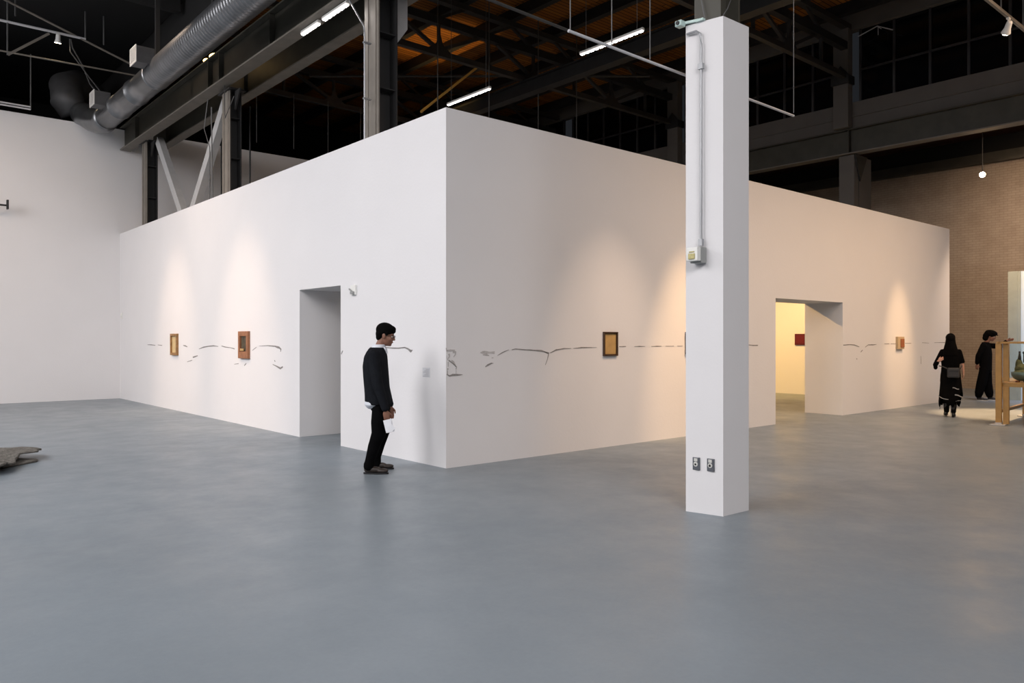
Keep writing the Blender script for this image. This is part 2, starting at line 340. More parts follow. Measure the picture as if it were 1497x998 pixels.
# ------------------------------------------------------------------ steel columns of the left row
def steel_col(vc, u0, u1, hw, z0, z1, label, conduit=True):
    t = thing('steel_column', label, 'column', ((u0+u1)/2, vc, z0), 0, 'dark steel columns above the left gallery wall')
    m = MB(); m.box(u0, u0+.02, vc-hw, vc+hw, z0, z1)
    for s in (-1, 1): m.box(u0-.012, u0+.002, vc+s*hw*.55-.03, vc+s*hw*.55+.03, z0, z1)
    m.build('near_flange', STEEL_B, t)  # side facing the light is painted as paler beige steel
    m = MB(); m.box(u1-.02, u1, vc-hw, vc+hw, z0, z1); m.box(u0+.02, u1-.02, vc-.012, vc+.012, z0, z1)
    for z in (z0+.8, z0+1.6): m.box(u0+.02, u1-.02, vc-hw+.02, vc+hw-.02, z, z+.015)
    m.build('web', STEEL_D, t)  # shade in the recess is painted as black steel
    m = MB(); m.box(u0-.05, u1+.05, vc-hw-.12, vc+hw+.12, z1-.03, z1)
    for s in (-1, 1): m.prism([(vc+s*hw, z1-.03), (vc+s*(hw+.28), z1-.03), (vc+s*hw, z1-.4)], 'u', u0+.1, u0+.13)
    m.build('cap_plate', STEEL_D, t)
    return t
steel_col(13.48, .25, .52, .2, 4.38, 6.62, 'dark steel column furthest back, beside the tall far wall')
steel_col(7.86, .25, .49, .2, 4.38, 6.55, 'middle dark steel column above the wall, right of the pale V braces')
steel_col(2.185, .25, .57, .195, 4.38, 8.6, 'nearest dark steel column rising above the gallery wall, at picture centre')
steel_col(-3.5, .36, .66, .2, 6.55, 6.6, 'x') if False else None
for (a, b, lab) in (((.48, 13.0, 6.6), (.48, 11.02, 4.38), 'pale steel brace leaning away from the furthest column, left arm of the V'),
                    ((.48, 8.42, 6.5), (.48, 10.55, 4.38), 'pale steel brace leaning from the middle column, right arm of the V')):
    m = MB(); d = Vector(b)-Vector(a)
    m.bar(a, b, .22, .15, up=(1, 0, 0))
    tag(m.build('diagonal_brace', STEEL_L), lab, 'brace', 'pale V braces between the steel columns')
# conduits by columns
tag(MB().tube([(.1, 2.56, 6.56), (.1, 2.14, 6.05), (.1, 2.12, 5.95), (.1, 2.12, 4.40)], .012, 8).tube([(.1, 2.12, 4.4), (.1, 2.12, 4.385)], .02, 8).box(.08, .2, 2.1, 2.14, 5.8, 5.82).box(.08, .2, 2.1, 2.14, 5.0, 5.02).build('conduit', CONDUIT),
    'white conduit bending down beside the nearest steel column to the gallery wall top', 'conduit')
tag(MB().tube([(.12, 8.3, 6.3), (.14, 8.35, 6.0), (.14, 8.3, 4.39)], .014, 8).tube([(.1, 8.45, 6.5), (.06, 8.55, 5.9), (.12, 8.4, 5.5), (.12, 8.42, 4.39)], .01, 8).tube([(.16, 7.7, 6.6), (.1, 7.5, 5.9), (.2, 7.3, 6.3)], .008, 6).build('cable_run', RODM),
    'loose grey cables hanging down beside the middle steel column', 'cable')

tag(MB().prism([(.6, 5.9), (.78, 6.15), (.78, 7.0), (.6, 7.0)], 'v', 2.05, 2.3).build('girder_bracket', STEEL_L), 'pale angled steel bracket on the right side of the tall nearest column', 'bracket')

# ------------------------------------------------------------------ crane girders
def girder(u, z0, z1, v0, v1, fw, lip, label, stiff):
    t = thing('crane_girder', label, 'girder', (u, (v0+v1)/2, z0))
    m = MB(); m.box(u-.015, u+.015, v0, v1, z0+.03, z1-.03)
    m.build('web_plate', STEEL, t)
    MB().box(u-fw/2, u+fw/2, v0, v1, z0, z0+.03).build('bottom_flange', lip, t)
    MB().box(u-fw/2, u+fw/2, v0, v1, z1-.03, z1).build('top_flange', STEEL, t)
    for v in stiff: MB().box(u-fw/2+.02, u+fw/2-.02, v-.012, v+.012, z0+.03, z1-.03).build('stiffener', STEEL, t)
    return t
girder(.12, 6.60, 7.22, -18, 14.75, .26, STEEL_B, 'near olive grey steel girder running over the left row of columns', [13.4, 8.2, 7.6, 5.2, 2.4, -3.5, -9])
girder(.84, 6.62, 7.22, -18, 14.75, .22, STEEL_B, 'second steel girder, running behind and parallel to the near one', [13.4, 8.2, 2.4, -3.5])
girder(15.3, 6.62, 7.3, -18, 21, .34, STEEL_B, 'dark steel girder under the pale band on the far right side', [13.4, 8.1, 2.33, -3.5])

# ------------------------------------------------------------------ right row piers
for v, lab in ((2.45, 'pale square pier in front of the dark windows, just right of the white column'), (8.1, 'pale square pier left of the white column in front of the dark windows'), (-3.5, 'pale square pier at the right end of the dark windows')):
    t = thing('wall_pier', lab, 'pier', (15.2, v, 7.32), 0, 'pale piers between the dark high windows')
    MB().box(14.98, 15.24, v-.2, v+.22, 7.32, 8.5, .01).build('lower_shaft', PLASTER, t)
    MB().box(14.98, 15.24, v-.2, v+.22, 8.72, 10.0, .01).build('upper_shaft', PLASTER, t)
    m = MB(); m.box(14.93, 15.28, v-.24, v+.26, 8.5, 8.72).prism([(v-.24, 8.72), (v+.26, 8.72), (v, 9.0)], 'u', 14.95, 14.97)
    m.build('truss_seat', STEEL_D, t)
t = thing('lower_pier', 'pale pier rising above the gallery wall end, in front of the brick wall', 'pier', (15.7, 2.4, H4))
MB().box(15.22, 15.48, 2.2, 2.62, H4, 6.6, .01).build('front_shaft', PLASTER, t)
MB().box(15.52, 16.25, 2.2, 2.62, 0 if False else H4, 6.6, .01).build('rear_shaft', PLASTER, t)
MB().prism([(15.2, 6.6), (15.9, 6.6), (15.5, 5.9)], 'v', 2.15, 2.19).build('knee_plate', STEEL_D, t)

# ------------------------------------------------------------------ roof trusses, purlins, bracing
def truss(v, label):
    t = thing('roof_truss', label, 'roof truss', (8, v, 8.64), 0, 'dark steel roof trusses over the gallery')
    MB().box(.6, 14.95, v-.07, v+.07, 8.64, 8.78).build('bottom_chord', TRUSS, t)
    MB().box(.6, 15.0, v-.09, v+.09, 9.42, 9.62).build('middle_chord', STEEL_D, t)
    MB().box(.6, 15.2, v-.09, v+.09, 10.0, 10.14).build('top_chord', TRUSS, t)
    us = [.9, 2.5, 4.1, 5.7, 7.3, 8.9, 10.5, 12.1, 13.7]
    for i, u in enumerate(us):
        MB().box(u-.03, u+.03, v-.04, v+.04, 8.78, 9.42).build('post', TRUSS, t)
        if i % 2: 
            for s in (-1, 1):
                MB().bar((u+s*.04, v, 8.82), (u+s*1.3, v, 9.42), .08, .09, up=(0, 1, 0)).build('diagonal', TRUSS, t)
                MB().prism([(u, 8.76), (u+s*.38, 8.76), (u+s*.1, 8.95), (u, 9.25)], 'v', v-.05, v-.035).build('gusset', TRUSS, t)
        MB().bar((u, v, 9.6), (u+(.8 if i < 5 else -.8), v, 10.02), .07, .07, up=(0, 1, 0)).build('diagonal', TRUSS, t)
    return t
truss(8.2, 'dark roof truss crossing the gallery, second back, over the orange ceiling')
truss(2.35, 'nearest dark roof truss, seen just right of the white column')
truss(13.7, 'furthest dark roof truss, seen left of the tall steel column')
for i in range(9):
    u = 1.7+1.6*i
    tag(MB().box(u-.09, u+.09, -17.9, 21.9, 10.15, 10.445).build('purlin', STEEL_D), 'dark roof beam running lengthwise under the orange wooden ceiling', 'beam', 'lengthwise beams under the wooden ceiling')
tag(MB().box(8.55, 8.85, -17, 21, 8.30, 8.62).box(8.45, 8.95, -17, 21, 8.60, 8.63).build('ridge_beam', STEEL_D), 'wide dark lengthwise beam hanging below the trusses at mid ceiling', 'beam')
def pipe(pts, r, m_, name, label, cat): return tag(MB().tube(pts, r, 8).build(name, m_), label, cat)
# horizontal bracing seen level across the view
c0 = Vector((-5.497, -7.606, 0)); Rv = Vector((.7576, -.6527, 0)); Fv = Vector((.6527, .7576, 0))
pipe([c0+Fv*21.3+Rv*(-5.6)+Vector((0, 0, 8.84)), c0+Fv*21.3+Rv*3.8+Vector((0, 0, 8.84))], .035, TRUSS, 'bracing_pipe', 'thin dark pipe running level across the ceiling behind the trusses', 'pipe')
pipe([(5.25, 8.32, 7.2), (6.97, 8.26, 8.68)], .032, mat('warm_lit_pipe', (205, 160, 80), .5, var=.1), 'lit_pipe', 'slanting pipe, warm light put into its colour, above the gallery corner', 'pipe')  # warm light falling on the pipe is put into its ochre colour
pipe([(-.9, -3, 4.16), (-.88, -3, 4.16), (.2, -3, 4.15), (2.75, -3, 4.135)], .013, PIPEW, 'hanging_rail', 'long white rail hung on thin rods, passing behind the white column', 'rail')
for u in (-.88, -.36, .17, 2.75):
    pipe([(u, -3, 4.17), (u, -3, 10.2 if u > .5 else 9.39)], .005, RODM, 'hanger_rod', 'thin rod holding the long white rail', 'rod')['group'] = 'rods of the white rail'
pipe([(-2.6, -3, 4.19), (-.92, -3, 4.162)], .012, TRUSS, 'rail_unlit_end', 'unlit end of the white rail, its shade put in as dark colour', 'pipe')  # same rail out of the light, shade painted as dark steel
# thin rods hanging beyond the nearest steel column
for u in (3.21, 4.32, 5.41, 6.51):
    pipe([(u, 13.5, 8.7), (u, 13.5, 7.1)], .012, RODM, 'hanger_rod', 'thin vertical rod hanging from the furthest truss', 'rod')['group'] = 'rods below the furthest truss'
for u in (5.53, 7.16, 8.9, 10.4):
    pipe([(u, 8.0, 10.44), (u, 8.0, 6.6)], .014, RODM, 'hanger_rod', 'long dark rod hanging from the wooden ceiling over the gallery', 'rod')['group'] = 'rods hanging over the gallery'
for v in (12.2, 10.35):
    pipe([(1.75, v, 7.1), (1.75, v, 4.4)], .02, STEEL_D, 'hanger_rod', 'dark upright rod behind the pale V braces', 'rod')['group'] = 'dark rods behind the braces'

# ------------------------------------------------------------------ LED strip lights
def led(u, v0, v1, z, ztop, label, grp=None):
    t = thing('strip_light', label, 'strip light', (u, (v0+v1)/2, z), 0, grp)
    m = MB(); m.prism([(u-.035, z+.03), (u+.035, z+.03), (u+.025, z+.07), (u-.025, z+.07)], 'v', v0, v1); m.build('housing', LAMPBODY, t)
    MB().box(u-.03, u+.03, v0+.01, v1-.01, z+.01, z+.03).build('lens', LEDLENS, t)
    n = max(6, int((v1-v0)/.115))
    for i in range(n):
        y = v0+(v1-v0)*(i+.5)/n; MB().box(u-.022, u+.022, y-.035, y+.035, z+.0, z+.012).build('led_module', LED, t)
    if ztop:
        for y in (v0+.15, v1-.15): MB().tube([(u, y, z+.09), (u, y, ztop)], .006, 6).build('hanger', RODM, t)
    return t
led(5.47, 1.46, 3.05, 7.17, 10.14, 'bright white strip light hanging at upper centre, crossing the white rail')
led(5.41, 5.8, 7.42, 7.17, 10.14, 'bright white strip light just above the corner of the gallery wall')
led(.12, 2.64, 3.42, 6.52, 6.6, 'brighter longer strip light fixed under the near girder, nearest the steel column')
led(.12, 3.56, 4.16, 6.52, 6.6, 'shorter strip light fixed under the near girder, further back')

# ------------------------------------------------------------------ ducts
d = thing('spiral_duct', 'large round spiral metal duct running beside the girder to the far wall', 'duct', (-.68, 5, 7))
pts, rs = [], []
v = -17.
while v < 9.2:
    pts += [(-.68, v, 7.0), (-.68, v+.07, 7.0), (-.68, v+.085, 7.0), (-.68, v+.1, 7.0)]; rs += [.27, .27, .283, .27]; v += .11
MB().tube(pts, rs, 32).build('ribbed_pipe', GALV, d, smooth=True)
pts, rs = [], []
for a, b in ((9.2, 10.6), (10.6, 12.0), (12.0, 13.2)):
    pts += [(-.68, a, 7.), (-.68, a+.04, 7.), (-.68, a+.045, 7.), (-.68, b-.01, 7.)]; rs += [.29, .29, .268, .268]
MB().tube(pts, rs, 32).build('smooth_pipe', GALV, d, smooth=True)
MB().tube([(-.68, 13.2, 7.), (-.69, 13.5, 6.99), (-.72, 13.8, 7.04), (-.78, 14.2, 7.15), (-.85, 14.5, 7.3), (-.9, 14.75, 7.4)], [.29, .3, .3, .3, .3, .3], 28).build('end_elbow', GALV, d, smooth=True)
for v in (9.15, 5.9): MB().box(-.72, -.64, v-.04, v+.04, 7.27, 9.4).build('hanger_strap', STEEL_D, d)
def grille(v, z, label):
    g = thing('air_grille', label, 'air vent', (-.9, v, z), 0, 'square vents on the round duct')
    MB().box(-1.2, -.86, v-.2, v+.2, z-.16, z+.16, .005).build('vent_box', DUCTD, g)
    m = MB(); m.box(-1.215, -1.2, v-.21, v+.21, z-.17, z-.145).box(-1.215, -1.2, v-.21, v+.21, z+.145, z+.17).box(-1.215, -1.2, v-.21, v-.185, z-.15, z+.15).box(-1.215, -1.2, v+.185, v+.21, z-.15, z+.15)
    for i in range(9): m.box(-1.21, -1.2, v-.19, v+.19, z-.135+i*.032, z-.12+i*.032)
    m.build('grille_face', LAMPBODY, g)
    m = MB(); m.box(-1.19, -.87, v-.203, v-.2, z-.15, z+.15)
    for i in range(9): m.box(-1.19, -.88, v-.214, v-.206, z-.135+i*.032, z-.12+i*.032)
    m.build('side_grille', DUCTD, g)
grille(8.9, 7.2, 'nearer square vent box on the round duct')
grille(12.3, 7.15, 'further square vent box on the round duct near its end')
tag(MB().tube([(-1.0, 15.15, 7.45), (-1.15, 15.25, 7.8), (-1.12, 15.5, 8.2), (-.8, 16.0, 8.45), (-.2, 17.0, 8.5), (1, 19, 8.5)], [.34, .4, .42, .42, .4, .4], 28).build('duct_elbow', DUCTD, smooth=True),
    'dark bulging duct elbow behind the tall wall, beyond the end of the round duct', 'duct')

# ------------------------------------------------------------------ left aisle rails, rods, braces, spot lamps
def spotlamp(loc, aim, label, lens, body=LAMPBODY, stem=.12, group=None, r=.055, top=None):
    p = Vector(loc); a = (Vector(aim)-p).normalized()
    t = thing('track_light', label, 'track light', loc, 0, group)
    m = MB(); m.tube([p-a*.14, p-a*.12, p-a*.02, p+a*.05, p+a*.055], [r*.45, r*.6, r*.7, r, r], 20); m.build('lamp_head', body, t, smooth=True)
    MB().tube([p+a*.05, p+a*.062], r*.85, 20).build('lens', lens, t)
    q = p-a*.07
    MB().tube([q, (q.x, q.y, top if top else q.z+stem)], .014, 10).box(q.x-.04, q.x+.04, q.y-.02, q.y+.02, (top or q.z+stem)-.03, (top or q.z+stem)).build('mount', body, t)
    return t, p, a
pipe([(-5.5, 13, 8.72), (-1.19, 13, 8.74)], .03, PIPEW, 'lighting_track', 'lighting rail at top left, lamp light put into its white colour, with one lit lamp', 'rail')  # brightness from the lamp is put into the rail's white colour
spotlamp((-1.78, 12.96, 8.55), (-1.8, 14.8, 3), 'lit spot lamp hanging from the white rail at top left', LAMPON, top=8.71, r=.075)
pipe([(-6, 13, 7.97), (-.1, 13, 8.12)], .02, STEEL_B, 'rail', 'thin grey pipe below the lit white rail at top left', 'rail')
fr = thing('suspended_rack', 'thin pale hanging frame along the top of the tall far wall', 'frame', (-3, 14.6, 7.2))
MB().tube([(-6, 14.55, 7.24), (-2.08, 14.55, 7.24)], .02, 8).tube([(-6, 14.55, 7.30), (-2.08, 14.55, 7.30)], .02, 8).build('bottom_rail', PIPEW, fr)
MB().tube([(-2.08, 14.55, 7.24), (-2.08, 14.55, 8.6)], .016, 8).build('upright', RODM, fr)
for u, z0, z1 in ((-2.77, 7.98, 9.4), (-1.2, 8.75, 9.4), (-2.62, 8.9, 9.4), (-.8, 8.7, 9.4)):
    pipe([(u, 13, z0), (u, 13, z1)], .018, RODM, 'hanger_rod', 'thin rod hanging from the dark ceiling at top left', 'rod')['group'] = 'rods hanging at top left'
pipe([(-3.4, 13, 9.4), (-2.78, 13, 9.2), (-.1, 13, 8.35)], .025, STEEL_B, 'slanting_pipe', 'thin slanting pipe crossing above the lit rail at top left', 'pipe')
tag(MB().bar((-2.76, 13, 7.99), (-1.95, 13, 8.68), .04, .05).build('slanting_strut', STEEL_B), 'short slanting strut between the two rails at top left', 'strut')
tag(MB().tube([(-1.5, 13.05, 8.68), (-1.45, 13.1, 8.5), (-1.2, 13.3, 8.2), (-.95, 13.7, 7.9), (-.6, 13.9, 7.6)], .018, 6).tube([(-1.52, 13.05, 8.68), (-1.5, 13.1, 8.4), (-1.1, 13.3, 8.0), (-.5, 13.7, 7.5)], .014, 6).build('cable', RODM),
    'bundle of grey cables sagging from the lit rail toward the round duct', 'cable')
for v in (10.9, 5.2, -.6):
    tag(MB().box(-16, .3, v-.09, v+.09, 9.1, 9.4).build('aisle_beam', STEEL_D), 'dark beam across the left aisle ceiling', 'beam', 'dark beams across the left aisle ceiling')
for v in (-14.6, -10.9, -7.2, 5, 9, 13):
    tag(MB().box(15.5, 21.7, v-.07, v+.07, 7.7, 7.95).build('aisle_joist', STEEL_D), 'dark joist across the reddish ceiling above the brick wall', 'beam', 'joists across the right aisle ceiling')
tag(MB().box(21.5, 21.75, -17.9, 21.9, 7.1, 7.2).box(21.68, 21.74, -17.9, 21.9, 7.2, 7.45).build('wall_plate_beam', STEEL), 'dark beam resting along the top of the brick wall', 'beam')
tag(MB().tube([(15.1, 2.02, 9.72), (15.1, 1.52, 9.84), (15.1, 1.12, 9.62)], .015, 6).tube([(15.1, 1.5, 9.83), (15.1, 1.5, 9.6)], .008, 6).tube([(15.1, 1.52, 9.83), (15.33, 1.52, 9.83)], .01, 6).build('bent_conduit', PIPEW), 'small white bent conduit in front of the high dark windows', 'conduit')
# warm-glowing work lamp above the girder
wl_ = thing('bulb_fitting', 'small glowing amber bulb fitting above the near girder by the duct', 'lamp', (.15, 8.3, 7.3))
MB().box(.05, .35, 8.2, 8.5, 7.23, 7.28, .01).build('mount', STEEL_D, wl_)
MB().ell((.2, 8.35, 7.36), (.10, .16, .06)).ell((.12, 8.6, 7.33), (.06, .09, .04)).build('bulb', mat('amber_bulb', (255, 200, 110), .4, var=0, emit=(255, 205, 120), power=9), wl_, smooth=True)

# right-hand track with lit lamp, and the bare lamp by the brick wall
tag(MB().bar((6.5, -3.5, 6.66), (10.5, -3.5, 6.66), .04, .05).build('lighting_track', STEEL_B), 'grey lighting rail slanting across the top right corner', 'rail')
spotlamp((8.42, -3.47, 6.47), (12.7, 0, 1.6), 'lit spot lamp on the rail at the top right corner', LAMPW, top=6.64, r=.07)
for u in (8.05, 9.1): pipe([(u, -3.5, 6.68), (u, -3.5, 10.14)], .01, RODM, 'hanger_rod', 'thin rod holding the rail at the top right corner', 'rod')['group'] = 'rods of the top right rail'
spotlamp((19.5, .45, 6.36), (-4, -7.2, 1.8), 'bare bright lamp shining toward the room in front of the brick wall', LAMPON, body=STEEL_D, top=7.7, r=.09)
# ------------------------------------------------------------------ pictures
GILT = mat('gilt_panel', (188, 152, 96), .5, 0, var=.14, scale=9)
FRD = mat('dark_walnut_frame', (64, 42, 24), .5, var=.2, scale=12)
FRG = mat('carved_oak_frame', (150, 112, 66), .55, var=.25, scale=18, bump=.5, bscale=60)
FRC = mat('copper_wood_frame', (150, 100, 66), .5, var=.2, scale=14, bump=.3, bscale=50)
PANELL = mat('pale_straw_panel', (206, 182, 134), .6, var=.1, scale=9)
PANELD = mat('dark_mottled_panel', (74, 66, 50), .6, var=.5, scale=14)
ORG = mat('burnt_orange_panel', (150, 88, 34), .6, var=.2, scale=12)
BEIG = mat('beige_board', (186, 164, 130), .7, var=.05)
REDC = mat('dark_red_canvas', (84, 10, 20), .6, var=.15, scale=9)
def picture(axis, s0, s1, z0, z1, face, label, fm, pm, bw, depth, bt=None, bb=None):
    """face: coordinate of the wall surface; hangs toward the negative axis"""
    bt = bt or bw; bb = bb or bw
    def bx(m, a, b, c, d_, e, f_, bev=0):
        if axis == 'u': m.box(face-f_, face-e, a, b, c, d_, bev)
        else: m.box(a, b, face-f_, face-e, c, d_, bev)
    loc = (face, (s0+s1)/2, z0) if axis == 'u' else ((s0+s1)/2, face, z0)
    t = thing('framed_picture', label, 'picture', loc)
    m = MB()
    bx(m, s0, s0+bw, z0, z1, 0, depth, .003); bx(m, s1-bw, s1, z0, z1, 0, depth, .003)
    bx(m, s0+bw, s1-bw, z0, z0+bb, 0, depth, .003); bx(m, s0+bw, s1-bw, z1-bt, z1, 0, depth, .003)
    m.build('frame', fm, t)
    m = MB(); bx(m, s0+bw*.9, s1-bw*.9, z0+bb*.9, z1-bt*.9, 0, depth*.35); m.build('panel', pm, t)
    m = MB(); g = .007
    bx(m, s0+bw, s0+bw+g, z0+bb, z1-bt, 0, depth*.8); bx(m, s1-bw-g, s1-bw, z0+bb, z1-bt, 0, depth*.8)
    bx(m, s0+bw, s1-bw, z1-bt-g, z1-bt, 0, depth*.8); bx(m, s0+bw, s1-bw, z0+bb, z0+bb+g, 0, depth*.8)
    m.build('inner_moulding', fm, t)
    return t
picture('u', 9.98, 10.42, 1.22, 1.695, 0, 'small oak framed pale panel, furthest left picture on the left wall', FRG, PANELL, .05, .05)
pc = picture('u', 6.01, 6.46, 1.22, 1.715, 0, 'copper brown framed picture with dark centre on the left wall, nearer the doorway', FRC, PANELD, .075, .05, .085, .12)
MB().box(-.05, -.04, 6.2, 6.36, 1.36, 1.40).build('name_plaque', GILT, pc)
picture('v', 2.79, 3.09, 1.325, 1.675, 0, 'gold panel in a thin dark frame on the wall left of the white column', FRD, GILT, .02, .035)
picture('v', 4.74, 5.04, 1.325, 1.685, 0, 'dark framed picture half hidden by the left edge of the white column', FRD, GILT, .02, .035)
t = thing('small_picture', 'small beige board with burnt orange rectangle on the wall near the walking woman', 'picture', (12.75, 0, 1.35))
MB().box(12.6, 12.95, -.05, 0, 1.35, 1.63, .003).build('board', BEIG, t)
MB().box(12.74, 12.93, -.062, -.05, 1.39, 1.58).build('painted_panel', ORG, t)
t = thing('red_picture', 'small dark red picture on the warm lit wall seen through the right doorway', 'picture', (15.2, 3.8, 1.41))
MB().box(15.16, 15.2, 3.56, 3.90, 1.41, 1.73, .003).build('canvas', REDC, t)
MB().box(15.15, 15.16, 3.6, 3.86, 1.45, 1.69).build('painted_panel', mat('deep_red_paint', (96, 12, 24), .55, var=.2, scale=20), t)
# small wall fittings
t = thing('wall_sensor', 'small white sensor with bent bracket on the wall right of the left doorway', 'sensor', (0, 2.24, 2.2))
MB().box(-.03, 0, 2.16, 2.30, 2.2, 2.34, .004).build('back_plate', WHITEP, t)
MB().box(-.07, -.03, 2.18, 2.24, 2.21, 2.25, .003).bar((-.05, 2.3, 2.29), (-.05, 2.22, 2.25), .012, .02).build('bracket', SIDEP, t)
t = thing('wall_label', 'tiny pale text card on the wall near the gallery corner', 'label', (0, .42, 1.1))
MB().box(-.004, 0, .34, .5, 1.09, 1.21).build('card', mat('label_card', (205, 206, 210), .8, var=.01), t)
m = MB()
for i in range(6): m.box(-.0055, -.004, .355, .485-.03*((i*7) % 3), 1.10+i*.017, 1.105+i*.017)
m.build('text_lines', mat('label_print', (150, 150, 155), .8), t)
t = thing('wall_sensor', 'tiny round white sensor on the left wall at its far end', 'sensor', (0, 14.55, 2.1))
MB().tube([(0, 14.6, 2.2), (-.03, 14.6, 2.2)], .035, 14).build('dome', WHITEP, t); MB().box(-.012, 0, 14.55, 14.65, 2.12, 2.28, .003).build('plate', WHITEP, t)
t = thing('wall_bracket', 'short black bracket arm sticking out at the left edge of the tall far wall', 'bracket', (-2.65, 14.7, 4.75))
MB().box(-3.2, -2.55, 14.55, 14.6, 4.80, 4.84).box(-3.2, -3.14, 14.58, 14.8, 4.78, 4.86).build('arm', STEEL_D, t); MB().box(-2.58, -2.54, 14.5, 14.62, 4.73, 4.95).build('end_plate', STEEL_D, t)

# ------------------------------------------------------------------ grey felt heap on the floor at the left
def felt():
    def edge(tab, t):
        for (t0, a), (t1, b) in zip(tab, tab[1:]):
            if t <= t1: return a+(b-a)*(t-t0)/(t1-t0)
        return tab[-1][1]
    m = MB()
    def sheet(tab, y0, y1, zf, n, k):
        g = []
        for j in range(k+1):
            t = j/k; row = []; y = y0+(y1-y0)*t; xr = edge(tab, t)+.02*noise.noise(Vector((t*14, 0, 3)))
            for i in range(n+1):
                s = i/n; x = -8.6+(xr+8.6)*s
                p = c0+Rv*x+Fv*(y+.03*noise.noise(Vector((x*3, t*2, 0))))
                row.append(m.bm.verts.new((p.x, p.y, zf(s, t, x, y))))
            g.append(row)
        for j in range(k):
            for i in range(n): m.bm.faces.new((g[j][i], g[j][i+1], g[j+1][i+1], g[j+1][i]))
    top = [(0, -6.9), (.1, -6.02), (.22, -5.9), (.42, -6.02), (.58, -6.2), (.66, -6.24), (.72, -6.10), (.76, -6.14), (.84, -6.30), (.88, -6.26), (.93, -6.42), (1, -7.1)]
    sheet(top, 8.5, 10.5, lambda s, t, x, y: .06+.05*math.sin(PI*min(1, t*.9+.1))+.04*s**6*(t > .6)+.035*noise.fractal(Vector((x*2.2, y*2.2, 5)), 1, 2, 4), 90, 60)
    low = [(0, -7.0), (.2, -6.25), (.5, -6.12), (.8, -6.06), (.86, -6.1), (.93, -6.5), (1, -7.4)]
    sheet(low, 8.95, 10.1, lambda s, t, x, y: .024+.004*noise.noise(Vector((x*5, y*5, 2))), 40, 30)
    o = m.build('felt_blanket', FELT, smooth=True)
    sd = o.modifiers.new('t', 'SOLIDIFY'); sd.thickness = .022; sd.offset = -1
    dg = bpy.context.evaluated_depsgraph_get(); nm = bpy.data.meshes.new_from_object(o.evaluated_get(dg)); o.modifiers.clear(); o.data = nm
    zmin = min(v.co.z for v in nm.vertices); nm.transform(Matrix.Translation((0, 0, -zmin))); o.location.z = 0.001
    tag(o, 'crumpled thick grey felt sheet with lifted torn corners on the floor', 'felt sculpture')
felt()

# ------------------------------------------------------------------ vitrine table with glass case
vt = thing('display_case', 'pale oak display table with a glass case at the right edge of the view', 'display case', (10.47, -2.73, 0), math.radians(5))
# local: x away, y negative to the right
def leg(x, y, z1, label=None):
    o = MB().box(x-.045, x+.045, y-.045, y+.045, .02, z1, .004).build('leg', WOODP, vt, local=True)
    MB().box(x-.12, x+.12, y-.12, y+.12, 0, .02, .003).box(x-.05, x+.05, y-.05, y+.05, .02, .05).build('foot_plate', STEEL_L, o, local=True)
    return o
for x, y, h in ((0, 0, 1.49), (2.2, 0, .70), (0, -1.6, 1.49), (2.2, -1.6, .70)): leg(x, y, h)
MB().box(.02, .1, -.15, -.06, .02, .70, .003).box(0.02, .1, -.15, -.06, .80, 1.49, .003).build('inner_post', WOODP, vt, local=True)
MB().box(.05, 2.25, -1.65, .02, .70, .775, .004).build('table_top', WOODP, vt, local=True)
MB().box(.045, 2.15, -.03, .03, .22, .27, .004).box(2.17, 2.23, -1.55, -.05, .22, .27, .004).build('stretcher', WOODP, vt, local=True)
m = MB(); 
m.box(-.05, 2.25, -.03, .03, 1.49, 1.525).box(-.05, 2.25, -1.63, -1.57, 1.49, 1.525).box(-.05, .01, -1.6, 0, 1.49, 1.525).box(2.19, 2.25, -1.6, 0, 1.49, 1.525)
m.build('case_rim', WOODP, vt, local=True)
MB().box(.0, .006, -1.56, -.16, .78, 1.49).box(.06, 2.2, -.004, .002, .78, 1.49).build('glass_pane', GLASS, vt, local=True)
bw = thing('landscape_bowl', 'blue green bowl holding a tiny mossy mountain landscape inside the display case', 'bowl', (11.0, -2.98, .775))
def bowl():
    m = MB(); prof = [(.05, .0), (.10, .01), (.17, .05), (.20, .11), (.205, .17), (.19, .17), (.18, .11), (.13, .04), (.05, .025)]
    rings = [[m.bm.verts.new((r*math.cos(2*PI*i/36), r*math.sin(2*PI*i/36), z+.02)) for i in range(36)] for r, z in prof]
    m.bridge(rings); return m
bowl().build('glass_bowl', mat('blue_green_ceramic', (92, 112, 112), .25, var=.2, scale=8), bw, local=True, smooth=True)
m = MB()
for a in (0, 2.1, 4.2): m.box(.1*math.cos(a)-.03, .1*math.cos(a)+.03, .1*math.sin(a)-.03, .1*math.sin(a)+.03, 0, .025)
m.build('foot', mat('red_brown_foot', (120, 50, 30), .5), bw, local=True)
def rocky(bm):
    for v in bm.verts:
        v.co += v.normal*.03*noise.fractal(v.co*14, 1, 2, 4)
m = MB(); m.ell((0, 0, .17), (.17, .17, .07), n=32).ell((0, .03, .24), (.11, .12, .10), n=32).ell((.0, .08, .32), (.05, .06, .12), n=24).ell((0, -.08, .25), (.06, .07, .10), n=24)
m.build('mossy_mountain', mat('mossy_rock', (88, 92, 62), .9, var=.4, scale=30, bump=.8, bscale=70), bw, local=True, voxel=.008, iters=1)
m = MB(); m.tube([(0, .07, .38), (0, .07, .46), (0, .07, .5), (0, .07, .56)], [.03, .028, .018, .012], 12).ell((0, .07, .555), (.018, .018, .02))
m.tube([(0, .0, .36), (0, .0, .52)], .014, 8).ell((0, 0, .545), (.024, .024, .026))
m.build('dark_figurine', mat('dark_bronze', (44, 46, 42), .5, var=.2), bw, local=True, smooth=True)
sh = MB().box(0, .3, 0, 0, 0, 0) if False else None
ob = thing('small_pedestal', 'small straw coloured stepped pedestal standing in the display case', 'pedestal', (10.95, -3.35, .775))
